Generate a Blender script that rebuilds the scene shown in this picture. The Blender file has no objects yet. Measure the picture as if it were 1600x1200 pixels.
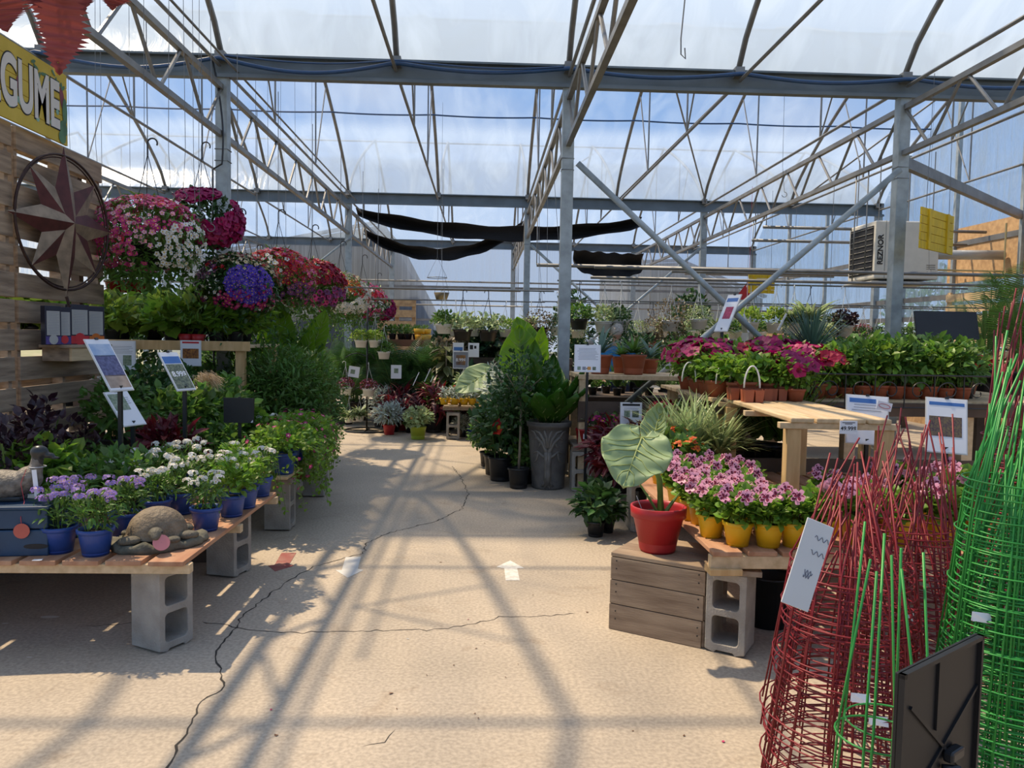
import bpy, bmesh, math, random
import numpy as np
from mathutils import Vector, Matrix, Euler
R=math.radians; PI=math.pi
random.seed(7); rng=np.random.default_rng(11)
SC=bpy.context.scene; COL=SC.collection
# ---------------------------------------------------------------- camera
CAMH=1.48
cam_d=bpy.data.cameras.new('camera'); cam=bpy.data.objects.new('camera',cam_d); COL.objects.link(cam)
cam_d.sensor_fit='HORIZONTAL'; cam_d.sensor_width=36; cam_d.lens=36*1200/1600; cam_d.clip_start=.02; cam_d.clip_end=400
CR=Matrix.Rotation(R(-2.2),3,'Z')@Matrix.Rotation(R(90-3.4),3,'X')@Matrix.Rotation(R(1.0),3,'Z')
cam.matrix_world=Matrix.Translation((0,0,CAMH))@CR.to_4x4()
SC.camera=cam
def _ray(px,py): return CR@Vector(((px-800)/1200,(600-py)/1200,-1))
def at(px,py,Y):
    d=_ray(px,py); return Vector((0,0,CAMH))+d*(Y/d.y)
def on(px,py,z=0.):
    d=_ray(px,py); return Vector((0,0,CAMH))+d*((z-CAMH)/d.z)
# ---------------------------------------------------------------- world, sun, exposure
SC.view_settings.view_transform='Standard'; SC.view_settings.look='None'
SC.view_settings.gamma=1; SC.view_settings.use_curve_mapping=False; SC.view_settings.exposure=0.06
SUN_SHIFT=Vector((.493,-.27,-1)).normalized()        # direction the sunlight travels
W=bpy.data.worlds.new('world'); SC.world=W; W.use_nodes=True
nt=W.node_tree; nt.nodes.clear(); N=nt.nodes.new; L=nt.links.new
wo=N('ShaderNodeOutputWorld'); bg=N('ShaderNodeBackground'); L(bg.outputs[0],wo.inputs[0])
tc=N('ShaderNodeTexCoord'); sep=N('ShaderNodeSeparateXYZ'); L(tc.outputs['Generated'],sep.inputs[0])
gr=N('ShaderNodeValToRGB'); L(sep.outputs['Z'],gr.inputs[0])
e=gr.color_ramp.elements; e[0].position=0.0; e[0].color=(.62,.72,.86,1); e[1].position=.8; e[1].color=(.20,.34,.66,1)
x=gr.color_ramp.elements.new(.14); x.color=(.26,.46,.80,1)
mp=N('ShaderNodeMapping'); mp.inputs['Scale'].default_value=(1.0,1.0,3.2); L(tc.outputs['Generated'],mp.inputs[0])
cn=N('ShaderNodeTexNoise'); cn.inputs['Scale'].default_value=1.5; cn.inputs['Detail'].default_value=5; cn.inputs['Roughness'].default_value=.5; cn.inputs['Distortion'].default_value=.6; L(mp.outputs[0],cn.inputs[0])
cr=N('ShaderNodeValToRGB'); cr.color_ramp.elements[0].position=.50; cr.color_ramp.elements[1].position=.92; L(cn.outputs['Fac'],cr.inputs[0])
mx=N('ShaderNodeMix'); mx.data_type='RGBA'; L(cr.outputs[0],mx.inputs[0]); L(gr.outputs[0],mx.inputs[6]); mx.inputs[7].default_value=(.64,.69,.79,1)
# hazy brightness around the sun
dt=N('ShaderNodeVectorMath'); dt.operation='DOT_PRODUCT'; L(tc.outputs['Generated'],dt.inputs[0]); dt.inputs[1].default_value=-SUN_SHIFT
pw=N('ShaderNodeMath'); pw.operation='POWER'; L(dt.outputs['Value'],pw.inputs[0]); pw.inputs[1].default_value=5; pw.use_clamp=True
ad=N('ShaderNodeMix'); ad.data_type='RGBA'; ad.blend_type='ADD'; L(pw.outputs[0],ad.inputs[0]); L(mx.outputs[2],ad.inputs[6]); ad.inputs[7].default_value=(1.1,.95,.72,1)
L(ad.outputs[2],bg.inputs[0]); bg.inputs[1].default_value=1.0
sd=bpy.data.lights.new('sun','SUN'); sun=bpy.data.objects.new('sun',sd); COL.objects.link(sun)
sd.energy=6.4; sd.angle=R(0.9); sd.color=(1.0,.78,.52)
sun.rotation_euler=SUN_SHIFT.to_track_quat('-Z','Y').to_euler(); sun.location=(-6,4,12)
# ---------------------------------------------------------------- materials
MATS={}
def M(name,col,rough=.6,metal=0,var=.15,scale=6,bump=0,transl=0,tcol=None,isl=0,stretch=None,col2=None,detail=4,bscale=None,spec=.5,thr=None):
    if name in MATS: return MATS[name]
    m=bpy.data.materials.new(name); m.use_nodes=True; t=m.node_tree; t.nodes.clear(); n=t.nodes.new; l=t.links.new
    out=n('ShaderNodeOutputMaterial'); p=n('ShaderNodeBsdfPrincipled')
    p.inputs['Roughness'].default_value=rough; p.inputs['Metallic'].default_value=metal; p.inputs['Specular IOR Level'].default_value=spec
    c=Vector(col[:3]); a=[max(0,v*(1-var)) for v in c]; b=list(col2) if col2 else [min(1,v*(1+var)) for v in c]
    if col2: a=list(c)
    csrc=None
    if var>0 or col2 or bump:
        tcn=n('ShaderNodeTexCoord'); src=tcn.outputs['Object']
        if stretch:
            mpn=n('ShaderNodeMapping'); mpn.inputs['Scale'].default_value=stretch; l(src,mpn.inputs[0]); src=mpn.outputs[0]
        nz=n('ShaderNodeTexNoise'); nz.inputs['Scale'].default_value=scale; nz.inputs['Detail'].default_value=detail; l(src,nz.inputs[0])
        rp=n('ShaderNodeValToRGB'); lo,hi=thr or (.32,.68)
        rp.color_ramp.elements[0].position=lo; rp.color_ramp.elements[1].position=hi
        rp.color_ramp.elements[0].color=(*a,1); rp.color_ramp.elements[1].color=(*b,1); l(nz.outputs['Fac'],rp.inputs[0]); csrc=rp.outputs[0]
    if isl:
        g=n('ShaderNodeNewGeometry'); hs=n('ShaderNodeHueSaturation'); mr=n('ShaderNodeMapRange')
        mr.inputs[3].default_value=1-isl; mr.inputs[4].default_value=1+isl*1.1; l(g.outputs['Random Per Island'],mr.inputs[0]); l(mr.outputs[0],hs.inputs['Value'])
        m2=n('ShaderNodeMapRange'); m2.inputs[3].default_value=.5-isl*.05; m2.inputs[4].default_value=.5+isl*.045; l(g.outputs['Random Per Island'],m2.inputs[0]); l(m2.outputs[0],hs.inputs['Hue'])
        if csrc: l(csrc,hs.inputs['Color'])
        else: hs.inputs['Color'].default_value=(*c,1)
        csrc=hs.outputs[0]
    if csrc: l(csrc,p.inputs['Base Color'])
    else: p.inputs['Base Color'].default_value=(*c,1)
    if bump:
        nb=n('ShaderNodeTexNoise'); nb.inputs['Scale'].default_value=bscale or scale*6; nb.inputs['Detail'].default_value=6; l(src,nb.inputs[0])
        bp=n('ShaderNodeBump'); bp.inputs['Strength'].default_value=bump; bp.inputs['Distance'].default_value=.01; l(nb.outputs['Fac'],bp.inputs['Height']); l(bp.outputs[0],p.inputs['Normal'])
    if transl:
        tr=n('ShaderNodeBsdfTranslucent'); ms=n('ShaderNodeMixShader'); ms.inputs[0].default_value=transl
        if tcol: tr.inputs[0].default_value=(*tcol,1)
        elif csrc: l(csrc,tr.inputs[0])
        else: tr.inputs[0].default_value=(*c,1)
        l(p.outputs[0],ms.inputs[1]); l(tr.outputs[0],ms.inputs[2]); l(ms.outputs[0],out.inputs[0])
    else: l(p.outputs[0],out.inputs[0])
    MATS[name]=m; return m
def film(name,tint,clear,streak,sc,base=.12,hazecol=(.9,.93,1.0),maxh=.5,low=None):
    """greenhouse plastic: mostly see-through, hazed by stretched creases"""
    m=bpy.data.materials.new(name); m.use_nodes=True; t=m.node_tree; t.nodes.clear(); n=t.nodes.new; l=t.links.new
    out=n('ShaderNodeOutputMaterial'); tr=n('ShaderNodeBsdfTransparent'); tr.inputs[0].default_value=(*tint,1)
    tl=n('ShaderNodeBsdfTranslucent'); tl.inputs[0].default_value=(*hazecol,1)
    gl=n('ShaderNodeBsdfGlossy'); gl.inputs['Roughness'].default_value=.25; gl.inputs[0].default_value=(.9,.95,1,1)
    tcn=n('ShaderNodeTexCoord'); mpn=n('ShaderNodeMapping'); mpn.inputs['Scale'].default_value=streak; l(tcn.outputs['Object'],mpn.inputs[0])
    nz=n('ShaderNodeTexNoise'); nz.inputs['Scale'].default_value=sc; nz.inputs['Detail'].default_value=7; nz.inputs['Distortion'].default_value=1.6; l(mpn.outputs[0],nz.inputs[0])
    mr=n('ShaderNodeMapRange'); mr.inputs[1].default_value=.42; mr.inputs[2].default_value=.72; mr.inputs[3].default_value=base; mr.inputs[4].default_value=maxh; l(nz.outputs['Fac'],mr.inputs[0])
    hz=mr.outputs[0]
    if low:   # condensation and the doubled skin make the lower part of each slope milky
        sp=n('ShaderNodeSeparateXYZ'); l(tcn.outputs['Object'],sp.inputs[0])
        zr=n('ShaderNodeMapRange'); zr.interpolation_type='SMOOTHSTEP'; zr.inputs[1].default_value=low[0]-.10; zr.inputs[2].default_value=low[0]+.10; zr.inputs[3].default_value=1; zr.inputs[4].default_value=0; l(sp.outputs['Z'],zr.inputs[0])
        yr=n('ShaderNodeMapRange'); yr.inputs[1].default_value=7.0; yr.inputs[2].default_value=18.0; yr.inputs[3].default_value=low[1]; yr.inputs[4].default_value=low[2]; l(sp.outputs['Y'],yr.inputs[0])
        mu=n('ShaderNodeMath'); mu.operation='MULTIPLY'; l(zr.outputs[0],mu.inputs[0]); l(yr.outputs[0],mu.inputs[1]); am=n('ShaderNodeMath'); am.use_clamp=True; l(mu.outputs[0],am.inputs[0]); l(mr.outputs[0],am.inputs[1]); hz=am.outputs[0]
    m1=n('ShaderNodeMixShader'); l(hz,m1.inputs[0]); l(tr.outputs[0],m1.inputs[1]); l(tl.outputs[0],m1.inputs[2])
    bp=n('ShaderNodeBump'); bp.inputs['Strength'].default_value=.5; bp.inputs['Distance'].default_value=.05; l(nz.outputs['Fac'],bp.inputs['Height']); l(bp.outputs[0],gl.inputs['Normal'])
    m2=n('ShaderNodeMixShader'); m2.inputs[0].default_value=clear; l(m1.outputs[0],m2.inputs[1]); l(gl.outputs[0],m2.inputs[2]); l(m2.outputs[0],out.inputs[0])
    MATS[name]=m; return m
GALV=M('galvanised_steel',(.22,.22,.215),.5,.55,.18,5,bump=.05)
GALVC=M('galvanised_column',(.34,.385,.40),.55,.4,.22,7,bump=.05)
GUTM=M('gutter_steel',(.15,.18,.20),.55,.4,.15,3)
DARKP=M('dark_pipe',(.10,.11,.12),.5,.3,.1)
WIRE=M('thin_wire',(.16,.17,.18),.5,.4,.1)
HOSE=M('blue_hose',(.015,.06,.16),.35,0,.1)
CLOTH=M('black_shade_cloth',(.008,.008,.010),.9,0,.3,40)
WOOD=M('weathered_wood',(.21,.16,.115),.8,0,.35,3,bump=.25,stretch=(6,1.0,6),col2=(.34,.27,.20),bscale=30)
WOODP=M('pallet_wall_wood',(.20,.145,.10),.85,0,.35,3,bump=.3,stretch=(4,.8,9),col2=(.42,.32,.22),bscale=25)
WOODR=M('reddish_bench_wood',(.36,.17,.09),.75,0,.3,3,bump=.2,stretch=(6,.8,6),col2=(.50,.29,.17),bscale=30)
WOODY=M('fresh_pine',(.52,.33,.14),.65,0,.2,4,bump=.12,stretch=(6,6,1.0),col2=(.66,.45,.22),bscale=20)
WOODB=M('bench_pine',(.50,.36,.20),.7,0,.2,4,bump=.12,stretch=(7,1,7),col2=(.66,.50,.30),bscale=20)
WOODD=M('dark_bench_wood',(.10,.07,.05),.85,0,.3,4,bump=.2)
OSB=M('strand_board',(.42,.25,.12),.8,0,.3,12,col2=(.62,.40,.2))
CRATE=M('crate_wood',(.19,.13,.085),.8,0,.3,2.5,bump=.3,stretch=(1,3,9),col2=(.37,.28,.19),bscale=18,detail=8)
CONC=M('cinder_block_concrete',(.29,.265,.225),.95,0,.25,9,bump=.5,bscale=120,col2=(.40,.37,.32))
SOIL=M('potting_soil',(.018,.013,.010),1,0,.5,40,bump=.6)
BLK=M('black_plastic',(.012,.013,.015),.38,0,.2)
REDP=M('red_plastic',(.40,.018,.022),.42,0,.06)
BLUP=M('blue_plastic',(.018,.06,.27),.4,0,.1)
YELP=M('yellow_plastic',(.72,.42,.008),.45,0,.06)
YELS=M('yellow_painted_wood',(.62,.43,.01),.6,0,.15,5,bump=.15,stretch=(4,4,1))
WHTP=M('white_plastic',(.66,.67,.66),.45,0,.05)
LIMP=M('lime_plastic',(.34,.42,.03),.45,0,.05)
TERR=M('terracotta_plastic',(.34,.085,.035),.55,0,.12)
PAPER=M('white_paper',(.78,.81,.86),.5,0,0)
BLUEB=M('blue_print',(.05,.16,.45),.5,0,0)
GREYT=M('grey_print',(.25,.27,.32),.6,0,0)
INK=M('black_print',(.01,.01,.012),.6,0,0)
REDT=M('red_print',(.55,.03,.04),.5,0,0)
STEM=M('green_stem',(.16,.26,.05),.55,0,.2,transl=.15)
BARK=M('pale_bark',(.28,.23,.16),.8,0,.25,15,bump=.3)
def leafm(name,col,tr=.38,isl=.3,rough=.42,tcol=None): return M(name,col,rough,0,0,transl=tr,tcol=tcol,isl=isl)
LG=leafm('leaf_mid_green',(.10,.205,.035),.42)
LB=leafm('leaf_bright_green',(.17,.31,.035),.48)
LD=leafm('leaf_dark_green',(.042,.105,.026),.32)
LDD=leafm('leaf_deep_green',(.018,.055,.022),.2)
LY=leafm('leaf_yellow_green',(.28,.40,.06),.5)
LS=leafm('leaf_silver',(.36,.42,.38),.2,.2,.7)
LV=leafm('leaf_variegated',(.34,.42,.20),.3,.45)
LP=leafm('leaf_purple',(.035,.012,.020),.2,.35)
LR=leafm('leaf_burgundy',(.13,.012,.022),.35,.35)
LBL=leafm('leaf_blue_green',(.10,.18,.13),.2,.25)
LBR=leafm('leaf_brownish',(.16,.12,.06),.3,.3)
def flo(name,col,tr=.35,isl=.25): return M(name,col,.5,0,0,transl=tr,isl=isl)
FW=flo('petal_white',(.80,.80,.78),.3,.08); FL=flo('petal_lilac',(.42,.28,.66)); FM=flo('petal_magenta',(.52,.012,.20))
FP=flo('petal_pink',(.70,.07,.30)); FPL=flo('petal_light_pink',(.88,.42,.58),.3,.10); FR=flo('petal_red',(.58,.010,.022)); FC=flo('petal_crimson',(.34,.004,.035))
FB=flo('petal_violet_blue',(.10,.045,.50)); FO=flo('petal_orange',(.75,.16,.02)); FCR=flo('petal_cream',(.75,.62,.40)); FDK=flo('petal_dark_eye',(.16,.003,.035),.15); FPU=flo('petal_mauve',(.22,.06,.20)); FY=flo('petal_yellow',(.75,.5,.03)); FDP=flo('petal_deep_purple',(.34,.003,.10),.3)
# ---------------------------------------------------------------- mesh helpers
class MB:
    def __init__(s): s.v=[];s.f=[];s.m=[]
    def add(s,V,F,mi=0):
        o=len(s.v); s.v+= [tuple(p) for p in V]; s.f+=[tuple(i+o for i in f) for f in F]; s.m+=[mi]*len(F) if isinstance(mi,int) else list(mi); return s
    def box(s,c,d,rz=0,mi=0,ry=0,rx=0,M3=None):
        x,y,z=[q/2 for q in d]; V=[Vector(p) for p in [(-x,-y,-z),(x,-y,-z),(x,y,-z),(-x,y,-z),(-x,-y,z),(x,-y,z),(x,y,z),(-x,y,z)]]
        m=M3 or Euler((rx,ry,rz)).to_matrix(); c=Vector(c)
        return s.add([m@p+c for p in V],[(0,3,2,1),(4,5,6,7),(0,1,5,4),(1,2,6,5),(2,3,7,6),(3,0,4,7)],mi)
    def bar(s,a,b,w,h=None,mi=0):
        a=Vector(a);b=Vector(b);d=(b-a);q=d.to_track_quat('Y','Z').to_matrix(); return s.box((a+b)/2,(w,d.length,h or w),M3=q,mi=mi)
    def tube(s,P,r,n=8,mi=0,cap=True,closed=False):
        P=[Vector(p) for p in P]; K=len(P); rr=r if hasattr(r,'__len__') else [r]*K; V=[];F=[]
        up=Vector((0,0,1)); prev=None
        for i,p in enumerate(P):
            if closed: t=(P[(i+1)%K]-P[i-1])
            else: t=P[min(i+1,K-1)]-P[max(i-1,0)]
            t=t.normalized() if t.length>1e-9 else Vector((0,0,1))
            if prev is None:
                a=t.cross(up); a=t.cross(Vector((1,0,0))) if a.length<.05 else a
            else: a=prev-t*prev.dot(t)
            a.normalize(); prev=a; b=t.cross(a)
            V+=[p+(a*math.cos(2*PI*j/n)+b*math.sin(2*PI*j/n))*rr[i] for j in range(n)]
        for i in range(K if closed else K-1):
            for j in range(n):
                i2=(i+1)%K; F.append((i*n+j,i*n+(j+1)%n,i2*n+(j+1)%n,i2*n+j))
        if cap and not closed: F+= [tuple(range(n))[::-1],tuple((K-1)*n+j for j in range(n))]
        return s.add(V,F,mi)
    def lathe(s,prof,n=24,c=(0,0,0),mi=0,noise=0,sx=1,sy=1):
        V=[];F=[]; K=len(prof)
        for (r,z) in prof:
            for j in range(n):
                a=2*PI*j/n; q=r*(1+noise*math.sin(3*a+z*9)+noise*.6*math.sin(7*a)); V.append((c[0]+q*sx*math.cos(a),c[1]+q*sy*math.sin(a),c[2]+z))
        for i in range(K-1):
            for j in range(n): F.append((i*n+j,i*n+(j+1)%n,(i+1)*n+(j+1)%n,(i+1)*n+j))
        return s.add(V,F,mi)
    def sph(s,c,r,n=12,m=8,mi=0):
        rx,ry,rz=r if hasattr(r,'__len__') else (r,r,r); V=[];F=[]
        for i in range(m+1):
            t=PI*i/m
            for j in range(n): a=2*PI*j/n; V.append((c[0]+rx*math.sin(t)*math.cos(a),c[1]+ry*math.sin(t)*math.sin(a),c[2]-rz*math.cos(t)))
        for i in range(m):
            for j in range(n): F.append((i*n+j,i*n+(j+1)%n,(i+1)*n+(j+1)%n,(i+1)*n+j))
        return s.add(V,F,mi)
    def mesh(s,name,mats,smooth=False):
        me=bpy.data.meshes.new(name); me.from_pydata(s.v,[],s.f)
        for m in (mats if isinstance(mats,(list,tuple)) else [mats]): me.materials.append(m)
        if any(s.m): me.polygons.foreach_set('material_index',s.m)
        if smooth: me.polygons.foreach_set('use_smooth',[True]*len(s.f))
        me.update(); return me
def link(name,me,parent=None,loc=(0,0,0),rz=0,bev=0):
    o=bpy.data.objects.new(name,me); COL.objects.link(o)
    if parent: o.parent=parent
    o.location=loc
    if rz: o.rotation_euler=(0,0,rz)
    if bev:
        b=o.modifiers.new('bevel','BEVEL'); b.width=bev; b.segments=2; b.limit_method='ANGLE'
    return o
def part(name,mb,mats,parent,smooth=False,bev=0,loc=(0,0,0)): return link(name,mb.mesh(name,mats,smooth),parent,loc,0,bev)
def tag(o,label,cat,group=None):
    if len(label.split())>16 or len(label.split())<4: pass
    o['label']=label; o['category']=cat
    if group: o['group']=group
    return o
def thing(name,label,cat,loc=(0,0,0),rz=0,group=None):
    o=bpy.data.objects.new(name,None); COL.objects.link(o); o.location=loc; o.rotation_euler=(0,0,rz); o.empty_display_size=.1
    return tag(o,label,cat,group)
def solo(name,mb,mats,label,cat,group=None,smooth=False,bev=0,loc=(0,0,0)):
    return tag(link(name,mb.mesh(name,mats,smooth),None,loc,0,bev),label,cat,group)
def struct(name,mb,mats,smooth=False,bev=0):
    o=link(name,mb.mesh(name,mats,smooth),None,(0,0,0),0,bev); o['kind']='structure'; return o
ORD=['first','second','third','fourth','fifth','sixth','seventh','eighth','ninth','tenth','eleventh','twelfth','thirteenth','fourteenth','fifteenth','sixteenth','seventeenth','eighteenth']
def text(s,size,mat,parent,loc,M3,name='lettering',ext=.001,bold=0,sx=1,center=True):
    c=bpy.data.curves.new('t','FONT'); c.body=s; c.size=size; c.extrude=ext; c.offset=bold
    if center: c.align_x='CENTER'; c.align_y='CENTER'
    o=bpy.data.objects.new('t',c); COL.objects.link(o)
    dg=bpy.context.evaluated_depsgraph_get(); me=bpy.data.meshes.new_from_object(o.evaluated_get(dg)); bpy.data.objects.remove(o)
    me.materials.clear(); me.materials.append(mat)
    q=bpy.data.objects.new(name,me); COL.objects.link(q); q.parent=parent
    q.matrix_local=Matrix.Translation(loc)@M3.to_4x4()@Matrix.Diagonal((sx,1,1,1)); return q
def section(outer,holes,depth):
    """extrude a polygon with holes along +Y: returns MB (x,z outline)"""
    bm=bmesh.new(); es=[]
    for lp in [outer]+holes:
        vs=[bm.verts.new((p[0],0,p[1])) for p in lp]; es+=[bm.edges.new((vs[i],vs[(i+1)%len(vs)])) for i in range(len(vs))]
    r=bmesh.ops.triangle_fill(bm,use_beauty=True,use_dissolve=False,edges=es)
    g=bmesh.ops.extrude_face_region(bm,geom=bm.faces[:]); bmesh.ops.translate(bm,verts=[v for v in g['geom'] if isinstance(v,bmesh.types.BMVert)],vec=(0,depth,0))
    bmesh.ops.recalc_face_normals(bm,faces=bm.faces[:]); mb=MB()
    bm.verts.index_update(); mb.add([v.co for v in bm.verts],[[v.index for v in f.verts] for f in bm.faces]); bm.free(); return mb
def rrect(x0,z0,x1,z1,r,n=4):
    o=[]
    for cx,cz,a0 in ((x1-r,z1-r,0),(x0+r,z1-r,90),(x0+r,z0+r,180),(x1-r,z0+r,270)):
        for k in range(n+1): a=R(a0+90*k/n); o.append((cx+r*math.cos(a),cz+r*math.sin(a)))
    return o
def blob(name,sph,mat,parent=None,vox=.006,loc=(0,0,0),smooth_it=6,caps=()):
    """one continuous skin over ellipsoids and tapered limbs"""
    mb=MB()
    for c,r in sph: mb.sph(c,r,16,10)
    for P,rr in caps:
        mb.tube(P,rr,12)
        mb.sph(P[0],rr[0],12,8); mb.sph(P[-1],rr[-1],12,8)
    o=link(name,mb.mesh(name,mat,True),parent,loc)
    m=o.modifiers.new('skin_merge','REMESH'); m.mode='VOXEL'; m.voxel_size=vox; m.use_smooth_shade=True
    s=o.modifiers.new('relax','SMOOTH'); s.iterations=smooth_it; s.factor=.6; return o
# ---- scatter of small templates -------------------------------------------------------
def T_leaf(w=.35,bend=.18,fold=.08):
    V=[(0,0,0),(-w*.8,.32,fold),(0,.34,0),(w*.8,.32,fold),(-w*.75,.66,fold-bend*.4),(0,.68,-bend*.4),(w*.75,.66,fold-bend*.4),(0,1,-bend)]
    return np.array(V),[(0,2,1),(0,3,2),(1,2,5,4),(2,3,6,5),(4,5,7),(5,6,7)],None
def T_small(w=.35):
    return np.array([(0,0,0),(-w,.45,.06),(w,.45,.06),(0,1,-.08),(0,.45,0)]),[(0,4,1),(0,2,4),(1,4,3),(4,2,3)],None
def T_blade(w=.035,k=5,arc=.55):
    V=[];F=[]
    for i in range(k+1):
        t=i/k; ww=w*(1-t**2)+.002; V+=[(-ww,t*(1-.25*arc*t),-arc*t*t*.55),(ww,t*(1-.25*arc*t),-arc*t*t*.55)]
        if i<k: F.append((2*i,2*i+1,2*i+3,2*i+2))
    return np.array(V),F,None
def T_heart():
    pts=[(0,.12),(.18,0),(.42,.1),(.5,.35),(.36,.62),(.2,.72),(0,1)]
    V=[(0,.3,-.04)]+[(x,y,.05*abs(x)*2) for x,y in pts]+[(-x,y,.05*abs(x)*2) for x,y in pts[1:-1][::-1]]
    n=len(V)-1; return np.array(V),[(0,1+i,1+(i+1)%n) for i in range(n)],None
def T_five(w=.42,cup=.1,eye=True,n=5):
    V=[];F=[];MI=[]
    for k in range(n):
        a=2*PI*k/n; c,s=math.cos(a),math.sin(a); P=[(.1,0,0),(.6,w,cup),(1,.0,cup*1.2),(.6,-w,cup)]
        o=len(V); V+=[(x*c-y*s,x*s+y*c,z) for x,y,z in P]; F.append((o,o+3,o+2,o+1)); MI.append(0)
    if eye:
        o=len(V); V+=[(.26*math.cos(2*PI*k/6),.26*math.sin(2*PI*k/6),.06) for k in range(6)]; F.append(tuple(range(o,o+6))); MI.append(1)
    return np.array(V),F,MI
def T_petunia():
    V=[(0,0,-.25)];F=[];MI=[]
    for k in range(15):
        a=2*PI*k/15; r=1.0+.13*math.cos(5*a); V.append((.4*math.cos(a),.4*math.sin(a),0.02)); V.append((r*math.cos(a),r*math.sin(a),.08*math.sin(5*a)+.1))
    for k in range(15):
        a,b=1+2*k,1+2*((k+1)%15); F+=[(0,a,b),(a,a+1,b+1,b)]; MI+=[1,0]
    return np.array(V),F,MI
def T_pelarg():
    V=[];F=[];MI=[]
    for k,(ang,s) in enumerate(((0,1),(72,.9),(144,1.05),(216,1.05),(288,.9))):
        a=R(ang); c,q=math.cos(a),math.sin(a)
        for (P,mi) in (([(.08,0,0),(.45,.36,.08),(1,.3,.16),(1.08,0,.18),(1,-.3,.16),(.45,-.36,.08)],0),([(.08,0,.05),(.50,.29,.13),(.90,.12,.19),(.90,-.12,.19),(.50,-.29,.13)],1)):
            
                if mi==1 and k in(2,3): P=[(x*.55,y*.5,z) for x,y,z in P]
                o=len(V); V+=[(s*(x*c-y*q),s*(x*q+y*c),z) for x,y,z in P]; F.append(tuple(range(o,o+len(P)))); MI.append(mi)
    return np.array(V),F,MI
TL=T_leaf(); TLN=T_leaf(.16,.3,.05); TLR=T_leaf(.48,.12,.1); TS=T_small(); TSN=T_small(.18); TH=T_heart(); TB=T_blade(.02); TBW=T_blade(.06,6,.8); T5=T_five(); TPET=T_petunia(); TPG=T_pelarg(); TBF=T_blade(.02,5,.3)
def unit(a): return a/np.maximum(np.linalg.norm(a,axis=-1,keepdims=True),1e-9)
class SB:
    """collects template instances into one mesh"""
    def __init__(s): s.V=[];s.F=[];s.MI=[];s.n=0
    def put(s,T,pos,ax,nm,size,mi=0):
        TV,TF,TM=T; pos=np.atleast_2d(pos); k=len(pos); ax=unit(np.broadcast_to(ax,pos.shape)); nm=np.broadcast_to(nm,pos.shape)
        x=np.cross(ax,nm); bad=np.linalg.norm(x,axis=1)<1e-3; x[bad]=np.cross(ax[bad],[.3,.9,.2]); x=unit(x); z=np.cross(x,ax)
        sz=np.broadcast_to(np.asarray(size,float).reshape(-1),(k,))
        P=pos[:,None,:]+sz[:,None,None]*(TV[None,:,0,None]*x[:,None,:]+TV[None,:,1,None]*ax[:,None,:]+TV[None,:,2,None]*z[:,None,:])
        s.V.append(P.reshape(-1,3)); m=len(TV)
        for i in range(k):
            o=s.n+i*m
            for j,f in enumerate(TF): s.F.append(tuple(q+o for q in f)); s.MI.append(mi+(TM[j] if TM else 0))
        s.n+=k*m; return s
    def tube(s,P,r,mi=0,n=5):
        mb=MB().tube(P,r,n); s.V.append(np.array(mb.v)); s.F+=[tuple(q+s.n for q in f) for f in mb.f]; s.MI+=[mi]*len(mb.f); s.n+=len(mb.v); return s
    def mesh(s,name,mats,smooth=True):
        me=bpy.data.meshes.new(name); me.from_pydata(np.concatenate(s.V).tolist(),[],s.F)
        for m in (mats if isinstance(mats,(list,tuple)) else [mats]): me.materials.append(m)
        me.polygons.foreach_set('material_index',s.MI); me.update(); return me
def flower_normals(T): # flowers: template lies in x,y with normal z -> feed ax as random tangent
    pass
def rdir(k): return unit(rng.normal(size=(k,3)))
def shell(k,rx,ry,rz,inner=.45,up=-.3):
    d=rdir(int(k*2.2)); d=d[d[:,2]>up][:k]; r=(inner+(1-inner)*rng.random(len(d))**.6)[:,None]; return d*np.array([rx,ry,rz])*r, d
def bush(sb,k,c,rad,T,size,mi=0,out=.6,upb=.3,rnd=.6,inner=.45,up=-.3):
    p,d=shell(k,*rad,inner,up); ax=unit(d*out+rdir(len(d))*rnd+np.array([0,0,upb])); nm=unit(d*.5+np.array([0,0,1.0])+rdir(len(d))*.4)
    sb.put(T,p+np.array(c),ax,nm,size*(.65+.7*rng.random(len(d))),mi)
def blooms(sb,k,c,rad,T,size,mi=0,inner=.92,up=-.1,face=None,spread=1.0):
    p,d=shell(k,*rad,inner,up); p=p*np.array([spread,spread,1]); n=unit(d+np.array([0,0,.25])+rdir(len(d))*.35)
    if face is not None: n=unit(n+np.array(face))
    t=np.cross(n,rdir(len(d))); sb.put(T,p+np.array(c),t,n,size*(.75+.5*rng.random(len(d))),mi)
def put_fl(sb,T,pos,n,size,mi=0):
    pos=np.atleast_2d(pos); n=unit(np.broadcast_to(n,pos.shape)+rdir(len(pos))*.01); t=np.cross(n,rdir(len(pos))); sb.put(T,pos,t,n,size,mi)
def potmesh(rt,rb,h,mat,rim=.012,n=28,lip=.02,name='pot'):
    mb=MB(); mb.lathe([(0,0.002),(rb,0),(rb+(rt-rb)*.85,h-lip-.004),(rt-rim*.2,h-lip-.002),(rt+rim*.35,h-lip),(rt+rim*.5,h-.002),(rt+rim*.2,h),(rt-.004,h-.001),(rt-.008,h-.02),(rb*.9+rt*.1,.01)],n)
    return mb.mesh(name,mat,True)
def soilmesh(r,z):
    mb=MB(); mb.lathe([(r,z-.006),(r*.6,z+.002),(0.001,z+.004)],16,noise=.03); return mb.mesh('soil',SOIL,True)
KIND={}
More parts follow.
